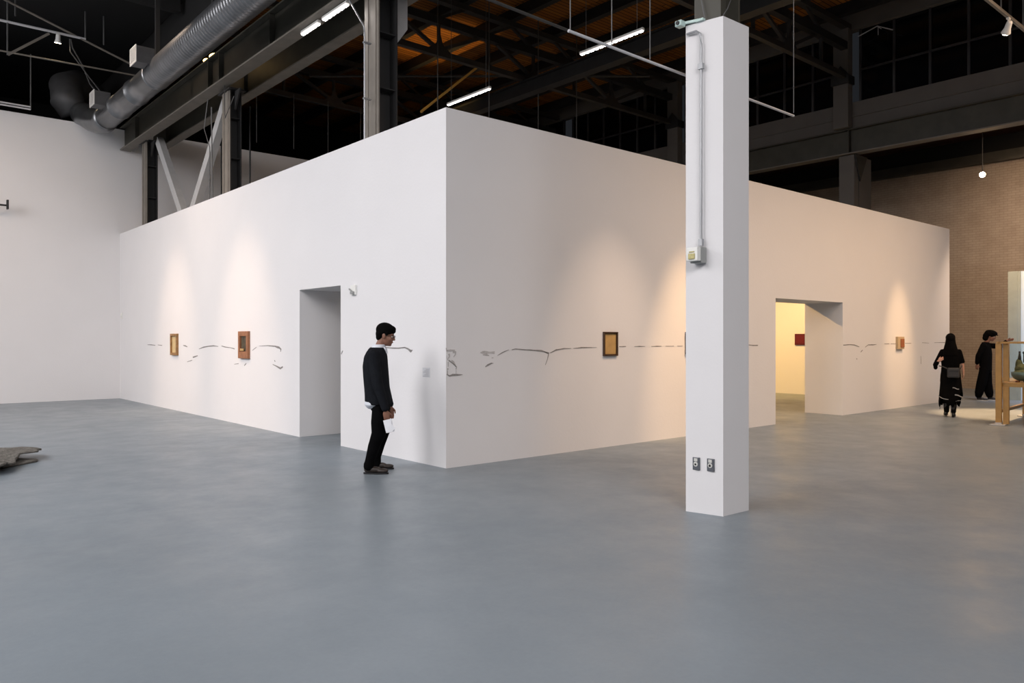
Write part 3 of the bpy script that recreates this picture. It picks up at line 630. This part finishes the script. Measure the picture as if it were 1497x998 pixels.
MB().box(-.1, .1, -.1, .16, 0, .38, .005).build('plinth', mat('grey_green_plinth', (120, 126, 112), .7), ob, local=True)
MB().box(-.12, .12, -.12, .18, .38, .40, .003).build('shelf', WOODP, ob, local=True)
MB().tube([(0, .04, .40), (0, .04, .55), (0, .04, .62), (0, .04, .66)], [.06, .055, .03, .02], 16).build('vessel', mat('ochre_vessel', (176, 140, 70), .5, var=.15), ob, local=True, smooth=True)

# pale partition at the right edge
pt = MB().box(17.4, 17.6, -5.5, -1.05, 0, 3.33).build('partition_wall', mat('pale_blue_white_paint', (200, 218, 232), .7, var=.02)); tag(pt, 'pale blue white partition wall at the right edge of the view', 'partition')
MB().box(17.34, 17.66, -1.05, -.84, 0, 3.33, .004).box(17.36, 17.4, -1.12, -1.05, 0, 3.33).build('edge_post', mat('grey_green_post', (150, 158, 150), .6), pt)
# ------------------------------------------------------------------ people
SKIN = mat('skin', (128, 88, 70), .55, var=.06, scale=12)
SKINP = mat('pale_skin', (196, 150, 128), .55, var=.05, scale=12)
HAIR = mat('black_hair', (7, 6, 6), .9, var=.25, scale=60, bump=.3, bscale=120, spec=.08)
KNIT = mat('charcoal_knit', (28, 30, 34), .95, var=.12, scale=20, bump=.4, bscale=180, spec=.05)
BLACKC = mat('black_cloth', (9, 9, 10), .95, var=.2, scale=14, bump=.3, bscale=90, spec=.05)
SHIRT = mat('white_shirt', (214, 218, 226), .8, var=.03)
SHOE = mat('dark_leather', (40, 32, 28), .5, var=.15)
SOLE = mat('pale_sole', (190, 188, 182), .6)
STRIPE = mat('white_trim', (150, 150, 152), .7)
BAGM = mat('dark_grey_bag', (48, 48, 50), .7, var=.1)
EYEW = mat('eye_white', (225, 222, 216), .3); EYEB = mat('eye_iris', (24, 16, 12), .3); LIPS = mat('lips', (132, 74, 66), .5)

def head_prims(m, hc, pitch=0., yaw=0., s=1.):
    """head centred at hc, facing +x, built with brow, nose, lips, chin, jaw, ears"""
    R = Matrix.Rotation(yaw, 3, 'Z') @ Matrix.Rotation(pitch, 3, 'Y')
    T = lambda x, y, z: Vector(hc) + R @ Vector((x*s, y*s, z*s))
    m.ell(T(-.012, 0, .035), (.096*s, .076*s, .088*s), R, 24)
    m.ell(T(.025, 0, -.03), (.066*s, .062*s, .088*s), R, 20)
    m.ell(T(.045, 0, -.085), (.040*s, .038*s, .030*s), R, 16)
    m.ell(T(.066, 0, -.095), (.020*s, .022*s, .018*s), R, 12)
    m.ell(T(.073, 0, .022), (.016*s, .052*s, .012*s), R, 12)
    m.cap(T(.083, 0, .01), .009*s, T(.104, 0, -.028), .0125*s, 10)
    for y in (-1, 1):
        m.ell(T(.094, y*.012, -.032), (.010*s, .008*s, .008*s), R, 8)
        m.ell(T(.062, y*.038, -.03), (.022*s, .022*s, .022*s), R, 10)
        m.ell(T(-.008, y*.076, -.012), (.020*s, .008*s, .032*s), R, 12)
    m.ell(T(.084, 0, -.058), (.011*s, .024*s, .006*s), R, 10); m.ell(T(.082, 0, -.069), (.011*s, .021*s, .0065*s), R, 10)
    return T, R
def face_parts(T, R, root, s=1., lipm=LIPS):
    for y, nm in ((-1, 0), (1, 1)):
        e = MB().ell(T(.074, y*.031, .0), (.011*s, .014*s, .008*s), R, 12).build('eye', EYEW, root, local=True, smooth=True)
        MB().ell(T(.083, y*.031, .0), (.004*s, .006*s, .006*s), R, 10).build('iris', EYEB, e, local=True, smooth=True)
        MB().cap(T(.085, y*.018, .021), .004*s, T(.078, y*.048, .022), .003*s, 8).build('eyebrow', HAIR, root, local=True, smooth=True)
    MB().ell(T(.091, 0, -.0635), (.007*s, .021*s, .006*s), R, 10).build('mouth', lipm, root, local=True, smooth=True)
def hand_prims(m, w, down, out, palm, curl=.6, s=1.):
    """w wrist point, down = direction of the fingers, out = direction the thumb side points, palm = palm normal"""
    w = Vector(w); d = Vector(down).normalized(); o = Vector(out).normalized(); p = Vector(palm).normalized()
    R = Matrix((d, o, p)).transposed()
    m.ell(w + d*.045*s, (.052*s, .040*s, .016*s), R, 14)
    m.ell(w + d*.07*s, (.026*s, .040*s, .013*s), R, 12)
    for k, (off, L) in enumerate(((.028, .072), (.010, .080), (-.009, .074), (-.027, .058))):
        a = w + d*.085*s + o*off*s; c = curl + .08*k
        d1 = (d*math.cos(c*.6) + p*math.sin(c*.6)); d2 = (d*math.cos(c*1.5) + p*math.sin(c*1.5)); d3 = (d*math.cos(c*2.3) + p*math.sin(c*2.3))
        b = a + d1*L*.45*s; e = b + d2*L*.32*s; f_ = e + d3*L*.25*s
        m.chain([(a, .0095*s), (b, .0088*s), (e, .0080*s), (f_, .0070*s)], 8)
    a = w + d*.03*s + o*.03*s; b = a + (d*.6 + o*.6 + p*.35).normalized()*.035*s; e = b + (d*.85 + o*.1 + p*.5).normalized()*.032*s
    m.chain([(w + d*.015*s + o*.012*s, .015*s), (a, .0135*s), (b, .0105*s), (e, .0085*s)], 8)

# --- the man looking at the left wall ---------------------------------------
man = thing('person', 'man in charcoal sweater and black trousers standing by the gallery corner, holding white paper', 'person', (-.76, .31, 0), math.atan2(-.6527, .7576))
hc = (.092, 0, 1.612)
m = MB(); T, R = head_prims(m, hc, pitch=.22, s=1.04)
m.cap((.0, 0, 1.44), .056, (.055, 0, 1.56), .055)
m.loft([((-.03, 0, .86), .08, .12), ((-.03, 0, 1.05), .085, .125), ((-.05, 0, 1.25), .09, .14), ((-.03, 0, 1.38), .07, .15), ((-.01, 0, 1.45), .05, .07)])
m.ell((.02, 0, .86), (.085, .13, .09))
for s_, hip, kn, an, toe in ((-1, (.035, -.085, .82), (.03, -.10, .46), (-.085, -.12, .09), (.09, -.13, .04)), (1, (.02, .085, .82), (.045, .12, .46), (-.06, .18, .09), (.05, .2, .035))):
    m.chain([(hip, .075), (kn, .05), (an, .036)]); m.cap(an, .034, (an[0]-.02, an[1], .045), .03); m.cap((an[0], an[1], .045), .03, toe, .022)
# arms
m.chain([((-.03, -.155, 1.36), .045), ((.03, -.222, 1.06), .036), ((.115, -.215, .79), .026), ((.125, -.212, .745), .024)])
m.chain([((-.03, .155, 1.36), .045), ((.015, .228, 1.08), .036), ((.10, .20, .80), .026), ((.115, .20, .755), .024)])
hand_prims(m, (.125, -.212, .745), (.12, .05, -1), (1, .1, .1), (-.1, 1, 0), .5)
hand_prims(m, (.115, .20, .755), (.1, -.05, -1), (1, -.1, .1), (-.1, -1, 0), .5)
m.build('body', SKIN, man, local=True, voxel=.0055, iters=3)
face_parts(T, R, man, 1.04)
# hair
m = MB()
m.ell(T(-.020, 0, .055), (.112, .090, .092), R, 24); m.ell(T(-.060, 0, .01), (.062, .08, .075), R, 20); m.ell(T(-.065, 0, -.035), (.045, .066, .045), R, 16)
m.ell(T(.045, 0, .085), (.055, .068, .04), R, 16); m.ell(T(.078, 0, .062), (.022, .056, .024), R, 14)
for y in (-1, 1): m.ell(T(.012, y*.073, .03), (.022, .012, .035), R, 10)
m.build('hair', HAIR, man, local=True, voxel=.008, iters=2, edit=None)
# glasses
m = MB()
for y in (-1, 1):
    pts = [T(.098, y*.032+.021*math.cos(a), .0+.017*math.sin(a)) for a in [2*PI*i/14 for i in range(15)]]
    m.tube(pts, .0022, 6); m.tube([T(.095, y*.054, .004), T(.0, y*.083, .006)], .0022, 6)
m.tube([T(.099, -.012, .004), T(.099, .012, .004)], .0022, 6)
m.build('eyeglasses', BLACKP, man, local=True)
# shirt: collar and tails
m = MB(); m.loft([((-.012, 0, 1.435), .095, .10), ((.002, 0, 1.475), .082, .08), ((.015, 0, 1.505), .078, .072)])
m.cap((.085, -.035, 1.46), .014, (.105, -.02, 1.40), .008); m.cap((.085, .035, 1.46), .014, (.105, .02, 1.40), .008)
m.loft([((-.03, 0, .84), .125, .168), ((-.035, 0, .80), .122, .165), ((-.05, 0, .765), .085, .12), ((-.06, 0, .75), .05, .08)])
m.build('shirt', SHIRT, man, local=True, voxel=.007, iters=3)
# sweater
m = MB()
m.loft([((.0, 0, .80), .150, .175), ((.0, 0, .835), .154, .180), ((-.01, 0, .95), .148, .176), ((-.022, 0, 1.10), .150, .18), ((-.032, 0, 1.25), .148, .195), ((-.028, 0, 1.36), .135, .205), ((-.018, 0, 1.42), .115, .17), ((-.008, 0, 1.47), .09, .10)])
for s_, sh, el, wr in ((-1, (-.03, -.175, 1.375), (.03, -.225, 1.06), (.118, -.217, .775)), (1, (-.03, .175, 1.375), (.015, .23, 1.08), (.105, .205, .785))):
    m.chain([((sh[0], s_*.12, 1.38), .072), (sh, .072), (el, .064), (wr, .046)])
    m.ell((wr[0]-.002, wr[1], wr[2]+.005), (.05, .048, .03))
def folds(bm, amp=.006, f=11):
    bmesh.ops.subdivide_edges
m.build('sweater', KNIT, man, local=True, voxel=.009, iters=5)
# trousers
m = MB(); m.loft([((.015, 0, .90), .105, .15), ((.022, 0, .80), .118, .162), ((.03, 0, .74), .115, .155), ((.03, 0, .70), .08, .12)])
m.chain([((.035, -.08, .76), .092), ((.028, -.095, .60), .095), ((.025, -.10, .47), .085), ((-.03, -.11, .32), .070), ((-.075, -.12, .16), .056), ((-.088, -.12, .09), .062)])
m.chain([((.03, .08, .76), .092), ((.035, .10, .60), .092), ((.04, .12, .47), .08), ((.0, .15, .32), .060), ((-.05, .175, .16), .056), ((-.06, .185, .08), .062)])
m.ell((-.085, -.12, .12), (.064, .06, .02)); m.ell((.035, -.095, .52), (.088, .078, .03))
m.build('trousers', BLACKC, man, local=True, voxel=.009, iters=4)
def shoe(root, heel, ang, s=1., mt=SHOE, solem=BLACKP, high=False):
    R = Matrix.Rotation(ang, 3, 'Z'); P = lambda x, y, z: Vector(heel) + R @ Vector((x*s, y*s, z*s))
    m = MB(); m.ell(P(.0, 0, .055), (.05*s, .04*s, .045*s), R); m.ell(P(.07, 0, .05), (.08*s, .042*s, .038*s), R); m.ell(P(.16, .0, .038), (.075*s, .046*s, .028*s), R)
    m.cap(P(.0, 0, .06), .04*s, P(.005, 0, .10), .038*s)
    if high: m.cap(P(0, 0, .08), .042*s, P(0, 0, .26), .048*s)
    o = m.build('shoe', mt, root, local=True, voxel=.007, iters=3)
    m = MB(); n = 24; A = []; B = []
    for i in range(n):
        a = 2*PI*i/n; x = .09+.145*math.cos(a); y = (.043 if x > .08 else .036)*math.sin(a)
        A.append(m.bm.verts.new(P(x, y, 0))); B.append(m.bm.verts.new(P(x, y, .02)))
    m.bridge([A, B]); m.build('sole', solem, o, local=True)
    return o
shoe(man, (-.095, -.12, 0), -.04, 1.02); shoe(man, (-.075, .19, 0), .12, .98)
# the folded paper he holds
pp = MB()
fx, fy, fz = .145, -.195, .60
for k_, (a, b) in enumerate(((-.004, .0), (.010, .05))):
    pp.bar((fx-.01+k_*.01, fy-.012+a, fz+.04), (fx+.025+b*.3, fy-.01+a, fz-.105), .002, .085, up=(1, 0, 0))
pp.bar((fx+.02, fy-.02, fz-.03), (fx+.065, fy-.015, fz-.085), .002, .07, up=(1, 0, 0))
po = pp.build('folded_paper', PAPER, None, local=True)
po.location = man.location; po.rotation_euler = man.rotation_euler
tag(po, 'folded white paper held in the standing man\'s hand', 'paper')

# --- woman walking away --------------------------------------------------------
wo = thing('person', 'long haired woman in black dress walking away, grey bag at her waist', 'person', (11.42, -1.575, 0), math.radians(20))
m = MB(); T, R = head_prims(m, (.03, 0, 1.56), pitch=.1, s=.95)
m.cap((0, 0, 1.38), .048, (.015, 0, 1.50), .046)
m.loft([((0, 0, .86), .09, .14), ((0, 0, 1.0), .08, .115), ((0, 0, 1.2), .09, .135), ((0, 0, 1.30), .07, .12), ((0, 0, 1.38), .045, .05)])
m.chain([((0, .085, .85), .075), ((.06, .08, .48), .05), ((.02, .07, .10), .034)]); m.cap((.02, .07, .05), .03, (.15, .075, .03), .02)
m.chain([((0, -.085, .85), .075), ((.02, -.07, .48), .05), ((-.08, -.05, .10), .034)]); m.cap((-.08, -.05, .05), .03, (.06, -.05, .03), .02)
m.chain([((0, .135, 1.30), .036), ((-.03, .265, 1.05), .03), ((-.09, .215, 1.13), .022)])
hand_prims(m, (-.09, .215, 1.13), (-.1, -.75, .5), (0, .4, 1), (1, 0, 0), .7, .9)
m.chain([((0, -.135, 1.30), .036), ((0, -.205, 1.10), .032), ((.03, -.225, .88), .023)])
hand_prims(m, (.03, -.225, .88), (.1, 0, -1), (1, 0, 0), (0, 1, 0), .6, .9)
m.build('body', SKINP, wo, local=True, voxel=.008, iters=3); face_parts(T, R, wo, .97)
m = MB(); m.ell(T(-.02, 0, .04), (.105, .09, .095), R, 20)
m.loft([((-.045, 0, 1.18), .05, .10), ((-.055, 0, 1.25), .075, .135), ((-.045, 0, 1.38), .085, .125), ((-.03, 0, 1.5), .08, .095), ((-.01, 0, 1.58), .08, .085)])
m.ell((-.02, 0, 1.585), (.095, .085, .092))
m.build('hair', HAIR, wo, local=True, voxel=.011, iters=3)
m = MB()
m.loft([((0, 0, .70), .15, .19), ((0, 0, .85), .13, .18), ((0, 0, 1.0), .115, .16), ((0, 0, 1.2), .12, .175), ((0, 0, 1.33), .095, .185), ((0, 0, 1.40), .06, .09)])
m.chain([((0, .145, 1.32), .052), ((-.03, .27, 1.05), .046), ((-.085, .235, 1.09), .038)])
m.ell((-.03, .265, 1.0), (.045, .04, .05))
m.chain([((0, -.15, 1.32), .052), ((0, -.205, 1.12), .048)])
m.build('dress_top', BLACKC, wo, local=True, voxel=.012, iters=4)
# ragged skirt
m = MB(); n = 48; rings = []
zb = [.27+.10*math.sin(i*2*PI/n*3+1)+.12*max(0, math.sin(i*2*PI/n+PI*1.1))+.03*math.sin(i*1.9) for i in range(n)]
for k_ in range(9):
    t_ = k_/8; ring = []
    for i in range(n):
        a = 2*PI*i/n; z = 1.0-(1.0-zb[i])*t_
        fl = 1+.07*t_*math.sin(a*7+1)
        ring.append(m.bm.verts.new((math.cos(a)*(.12+.06*t_)*fl-.01*t_, math.sin(a)*(.165+.042*t_)*fl, z)))
    rings.append(ring)
m.bridge(rings, False)
sk = m.build('skirt', BLACKC, wo, local=True, smooth=True)
sd = sk.modifiers.new('t', 'SOLIDIFY'); sd.thickness = .008
dg = bpy.context.evaluated_depsgraph_get(); sk.data = bpy.data.meshes.new_from_object(sk.evaluated_get(dg)); sk.modifiers.clear()
def trim(root, a0, a1, z0, z1, rx, ry, w):
    m = MB(); P = []
    for i in range(13):
        t_ = i/12; a = a0+(a1-a0)*t_; z = z0+(z1-z0)*t_+.006*math.sin(t_*7)
        P.append((math.cos(a)*rx, math.sin(a)*ry, z))
    for p, q in zip(P, P[1:]): m.bar(p, q, .006, w)
    m.build('hem_trim', STRIPE, root, local=True)
trim(wo, math.radians(95), math.radians(170), .42, .36, .195, .218, .012)
trim(wo, math.radians(200), math.radians(262), .46, .40, .195, .218, .022)
trim(wo, math.radians(190), math.radians(225), .60, .57, .18, .208, .016)
trim(wo, math.radians(205), math.radians(255), .33, .36, .195, .218, .010)
MB().bar((-.115, .0, .03), (-.13, -.01, .52), .012, .02).build('side_stripe', STRIPE, wo, local=True)
m = MB(); m.chain([((0, .085, .85), .085), ((.06, .08, .48), .062), ((.02, .07, .12), .05)]); m.chain([((0, -.085, .85), .085), ((.02, -.07, .48), .062), ((-.08, -.05, .12), .05)])
m.build('leggings', BLACKC, wo, local=True, voxel=.011, iters=3)
shoe(wo, (.02, .08, .02), .05, .9, BLACKP, BLACKP, True); shoe(wo, (-.08, -.05, 0), -.05, .9, BLACKP, BLACKP, True)
bg = thing('waist_bag', 'dark grey pouch bag worn on the back of the walking woman', 'bag', wo.location, math.radians(20))
MB().box(-.235, -.155, -.16, .06, .80, 1.0, .03).build('pouch', BAGM, bg, local=True)
MB().box(-.242, -.235, -.14, .04, .93, .945, .002).build('zip', BLACKP, bg, local=True)
m = MB(); pts = [(-.17+.01, .06, .98), (-.16, .14, 1.02), (-.08, .2, 1.03)]; m.tube(pts, .01, 8); m.tube([(-.17, -.16, .98), (-.12, -.19, 1.02), (-.02, -.2, 1.04)], .01, 8); m.build('strap', BAGM, bg, local=True)

# --- third visitor -----------------------------------------------------------------
p3 = thing('person', 'visitor in loose black clothes and cap, one arm reaching out before the brick wall', 'person', (16.72, -.52, 0), math.radians(-88))
m = MB(); T, R = head_prims(m, (.13, 0, 1.655), pitch=.35, s=1.04)
m.cap((.0, 0, 1.46), .055, (.09, 0, 1.60), .053)
m.loft([((0, 0, .88), .09, .13), ((0, 0, 1.1), .09, .13), ((0, 0, 1.3), .10, .15), ((0, 0, 1.42), .08, .16), ((0, 0, 1.48), .05, .07)])
m.chain([((0, .09, .86), .08), ((0, .11, .5), .055), ((.05, .14, .10), .038)]); m.cap((.05, .14, .05), .03, (.16, .15, .03), .022)
m.chain([((0, -.09, .86), .08), ((-.05, -.12, .5), .055), ((-.12, -.14, .10), .038)]); m.cap((-.12, -.14, .05), .03, (.0, -.16, .03), .022)
m.chain([((0, .17, 1.41), .048), ((.27, .22, 1.40), .038), ((.44, .20, 1.55), .026)]); hand_prims(m, (.44, .20, 1.55), (1, 0, .15), (0, -.3, 1), (0, -1, -.2), .35)
m.chain([((0, -.17, 1.41), .048), ((-.10, -.23, 1.14), .038), ((-.13, -.22, .93), .026)]); hand_prims(m, (-.13, -.22, .93), (-.1, 0, -1), (1, 0, 0), (0, 1, 0), .5)
m.build('body', SKIN, p3, local=True, voxel=.008, iters=3); face_parts(T, R, p3, 1.04)
m = MB(); m.ell(T(-.04, 0, .045), (.135, .11, .10), R, 20); m.ell(T(-.10, 0, -.02), (.085, .10, .095), R, 18); m.ell(T(-.09, 0, -.09), (.085, .10, .07), R, 14)
m.build('hair', HAIR, p3, local=True, voxel=.011, iters=3)
m = MB(); m.ell(T(-.01, 0, .085), (.125, .105, .065), R, 20); m.ell(T(.075, 0, .06), (.07, .07, .014), R, 16)
m.build('cap', BLACKC, p3, local=True, voxel=.009, iters=2)
m = MB(); m.loft([((0, 0, .76), .14, .20), ((0, 0, .95), .14, .195), ((0, 0, 1.2), .145, .20), ((0, 0, 1.38), .12, .205), ((0, 0, 1.50), .08, .10)])
m.chain([((0, .15, 1.41), .075), ((.27, .225, 1.39), .066), ((.40, .20, 1.51), .048)])
m.chain([((0, -.17, 1.41), .075), ((-.10, -.235, 1.14), .066), ((-.13, -.225, .97), .052)])
m.build('jacket', BLACKC, p3, local=True, voxel=.012, iters=4)
m = MB(); m.loft([((0, 0, .92), .12, .17), ((0, 0, .8), .14, .19), ((0, 0, .72), .11, .15)])
m.chain([((0, .09, .8), .115), ((0, .12, .45), .115), ((.04, .14, .2), .10), ((.05, .14, .14), .085)])
m.chain([((0, -.09, .8), .115), ((-.06, -.12, .45), .115), ((-.11, -.14, .2), .10), ((-.12, -.14, .14), .085)])
m.build('wide_trousers', BLACKC, p3, local=True, voxel=.012, iters=4)
shoe(p3, (.05, .14, 0), .1, .95, BLACKP, SOLE); shoe(p3, (-.12, -.14, 0), -.1, .95, BLACKP, SOLE)

# ------------------------------------------------------------------ lights
def area(loc, aim, sx, sy, power, col, spread=180):
    l = bpy.data.lights.new('area_light', 'AREA'); l.shape = 'RECTANGLE'; l.size = sx; l.size_y = sy; l.energy = power; l.color = lin(col)[:3]; l.spread = math.radians(spread)
    o = bpy.data.objects.new('area_light', l); C.objects.link(o); o.location = loc
    o.rotation_euler = (Vector(aim)-Vector(loc)).to_track_quat('-Z', 'Y').to_euler(); return o
def spot(loc, aim, power, col, ang, blend=.8, r=.05):
    l = bpy.data.lights.new('spot_light', 'SPOT'); l.energy = power; l.color = lin(col)[:3]; l.spot_size = math.radians(ang); l.spot_blend = blend; l.shadow_soft_size = r
    o = bpy.data.objects.new('spot_light', l); C.objects.link(o); o.location = loc
    o.rotation_euler = (Vector(aim)-Vector(loc)).to_track_quat('-Z', 'Y').to_euler(); return o
COOL = (254, 250, 251); WARM = (255, 226, 200); WARM2 = (255, 218, 184); WARM3 = (255, 205, 150)
# daylight-white lamps over the left aisle, then an added fill behind the camera
area((-10.5, 8, 8.8), (-2, 8, 0), 6, 12, 1180, COOL, 150)
area((-10.5, -1.0, 8.8), (-2, -1, 0), 6, 8, 980, COOL, 150)
area((-6, -12, 8.6), (-1, -3.5, 1), 8, 4, 500, COOL, 120)  # added fill, lifts the column's right face and the wall near the corner
# wall-washing picture spots
spot((-3.6, 10.1, 7.8), (0, 10.2, .9), 820, (255, 218, 186), 30, 1.)
spot((-3.6, 6.2, 7.8), (0, 6.24, .9), 820, (255, 218, 186), 30, 1.)
area((-4.2, 8.5, 7.8), (0, 8.5, 1.0), .3, 5, 45, WARM, 90)
spot((-5.5, 11.2, 7.9), (-5.2, 14.8, 1.4), 520, WARM2, 36, 1.)
area((-4.5, 10.5, 8.2), (-4.2, 14.8, 1.4), 5, .3, 40, WARM, 100)
spot((2.8, -3.4, 6.8), (2.94, 0, 1.0), 620, WARM2, 28, 1.)
spot((4.9, -2.6, 6.6), (4.8, 0, 1.1), 1500, WARM3, 24, 1.)
area((5.4, -4.6, 6.9), (5.0, 0, 1.0), 5, .3, 50, WARM2, 95)
area((11.6, -4.6, 6.9), (11.4, 0, 1.0), 7.5, .3, 105, WARM2, 95)
spot((12.7, -2.6, 6.6), (12.78, 0, 1.3), 1100, WARM3, 20, 1.)
# floor pool near the walking woman, brick wall wash, case
spot((13.6, -2.2, 6.6), (12.9, -2.3, 0), 4600, WARM3, 30, .6)
spot((11.2, -3.4, 6.6), (11.0, -3.2, .8), 260, WARM3, 30, .8)
area((17.6, -1, 6.5), (21.7, 0, 1.6), .4, 8, 150, WARM2, 120)
spot((15.9, -3, 6.4), (17.4, -2.4, 1.4), 1100, (178, 210, 255), 46, 1.)  # added cool light with no lamp behind it, brightens the partition
area((9, -7, 7.2), (9.5, -6, 0), 6, 1.5, 160, WARM2, 130)  # added warm fill that tints the floor on the right
spot((19.4, .35, 6.34), (12, -4, 0), 120, WARM3, 100, 1.)
# inside the gallery
spot((11.8, 3.0, 4.6), (15.2, 3.7, .9), 1150, (255, 202, 120), 76, 1.)
spot((6.0, 4.2, 4.4), (10.4, .4, 1.0), 700, (255, 200, 130), 60, 1.)
spot((10.5, 7.0, 4.6), (15.2, 7, .6), 700, (255, 200, 112), 76, 1.)
spot((7.4, 11.2, 4.6), (7.9, 11.3, 10.4), 800, (255, 204, 120), 42, 1.)  # added unseen uplight that makes the wooden deck glow
spot((5, 4, 4.4), (5, 1, 1.0), 120, (255, 210, 150), 80, 1.)
# strip lights' own throw
for (u, v) in ((5.47, 2.2), (5.41, 6.6)): area((u, v, 7.12), (u, v, 0), .08, 1.5, 30, (255, 246, 240), 170)
area((.12, 3.3, 6.5), (.12, 3.3, 0), .08, 1.4, 14, (255, 246, 240), 170)

# ------------------------------------------------------------------ world, camera, view
w = bpy.data.worlds.new('world'); bpy.context.scene.world = w; w.use_nodes = True
w.node_tree.nodes['Background'].inputs[0].default_value = (.55, .6, .7, 1); w.node_tree.nodes['Background'].inputs[1].default_value = .02
cd = bpy.data.cameras.new('camera'); co = bpy.data.objects.new('camera', cd); C.objects.link(co)
co.location = (-5.497, -7.606, 1.56); co.rotation_euler = (PI/2, 0, math.atan2(.7576, .6527)-PI/2)
cd.sensor_width = 36; cd.lens = 36*1127/1497; cd.shift_y = -(499-496.5)/1497; cd.clip_end = 200
sc = bpy.context.scene; sc.camera = co
sc.view_settings.view_transform = 'Standard'; sc.view_settings.look = 'None'; sc.view_settings.gamma = 1; sc.view_settings.use_curve_mapping = False
sc.view_settings.exposure = .2
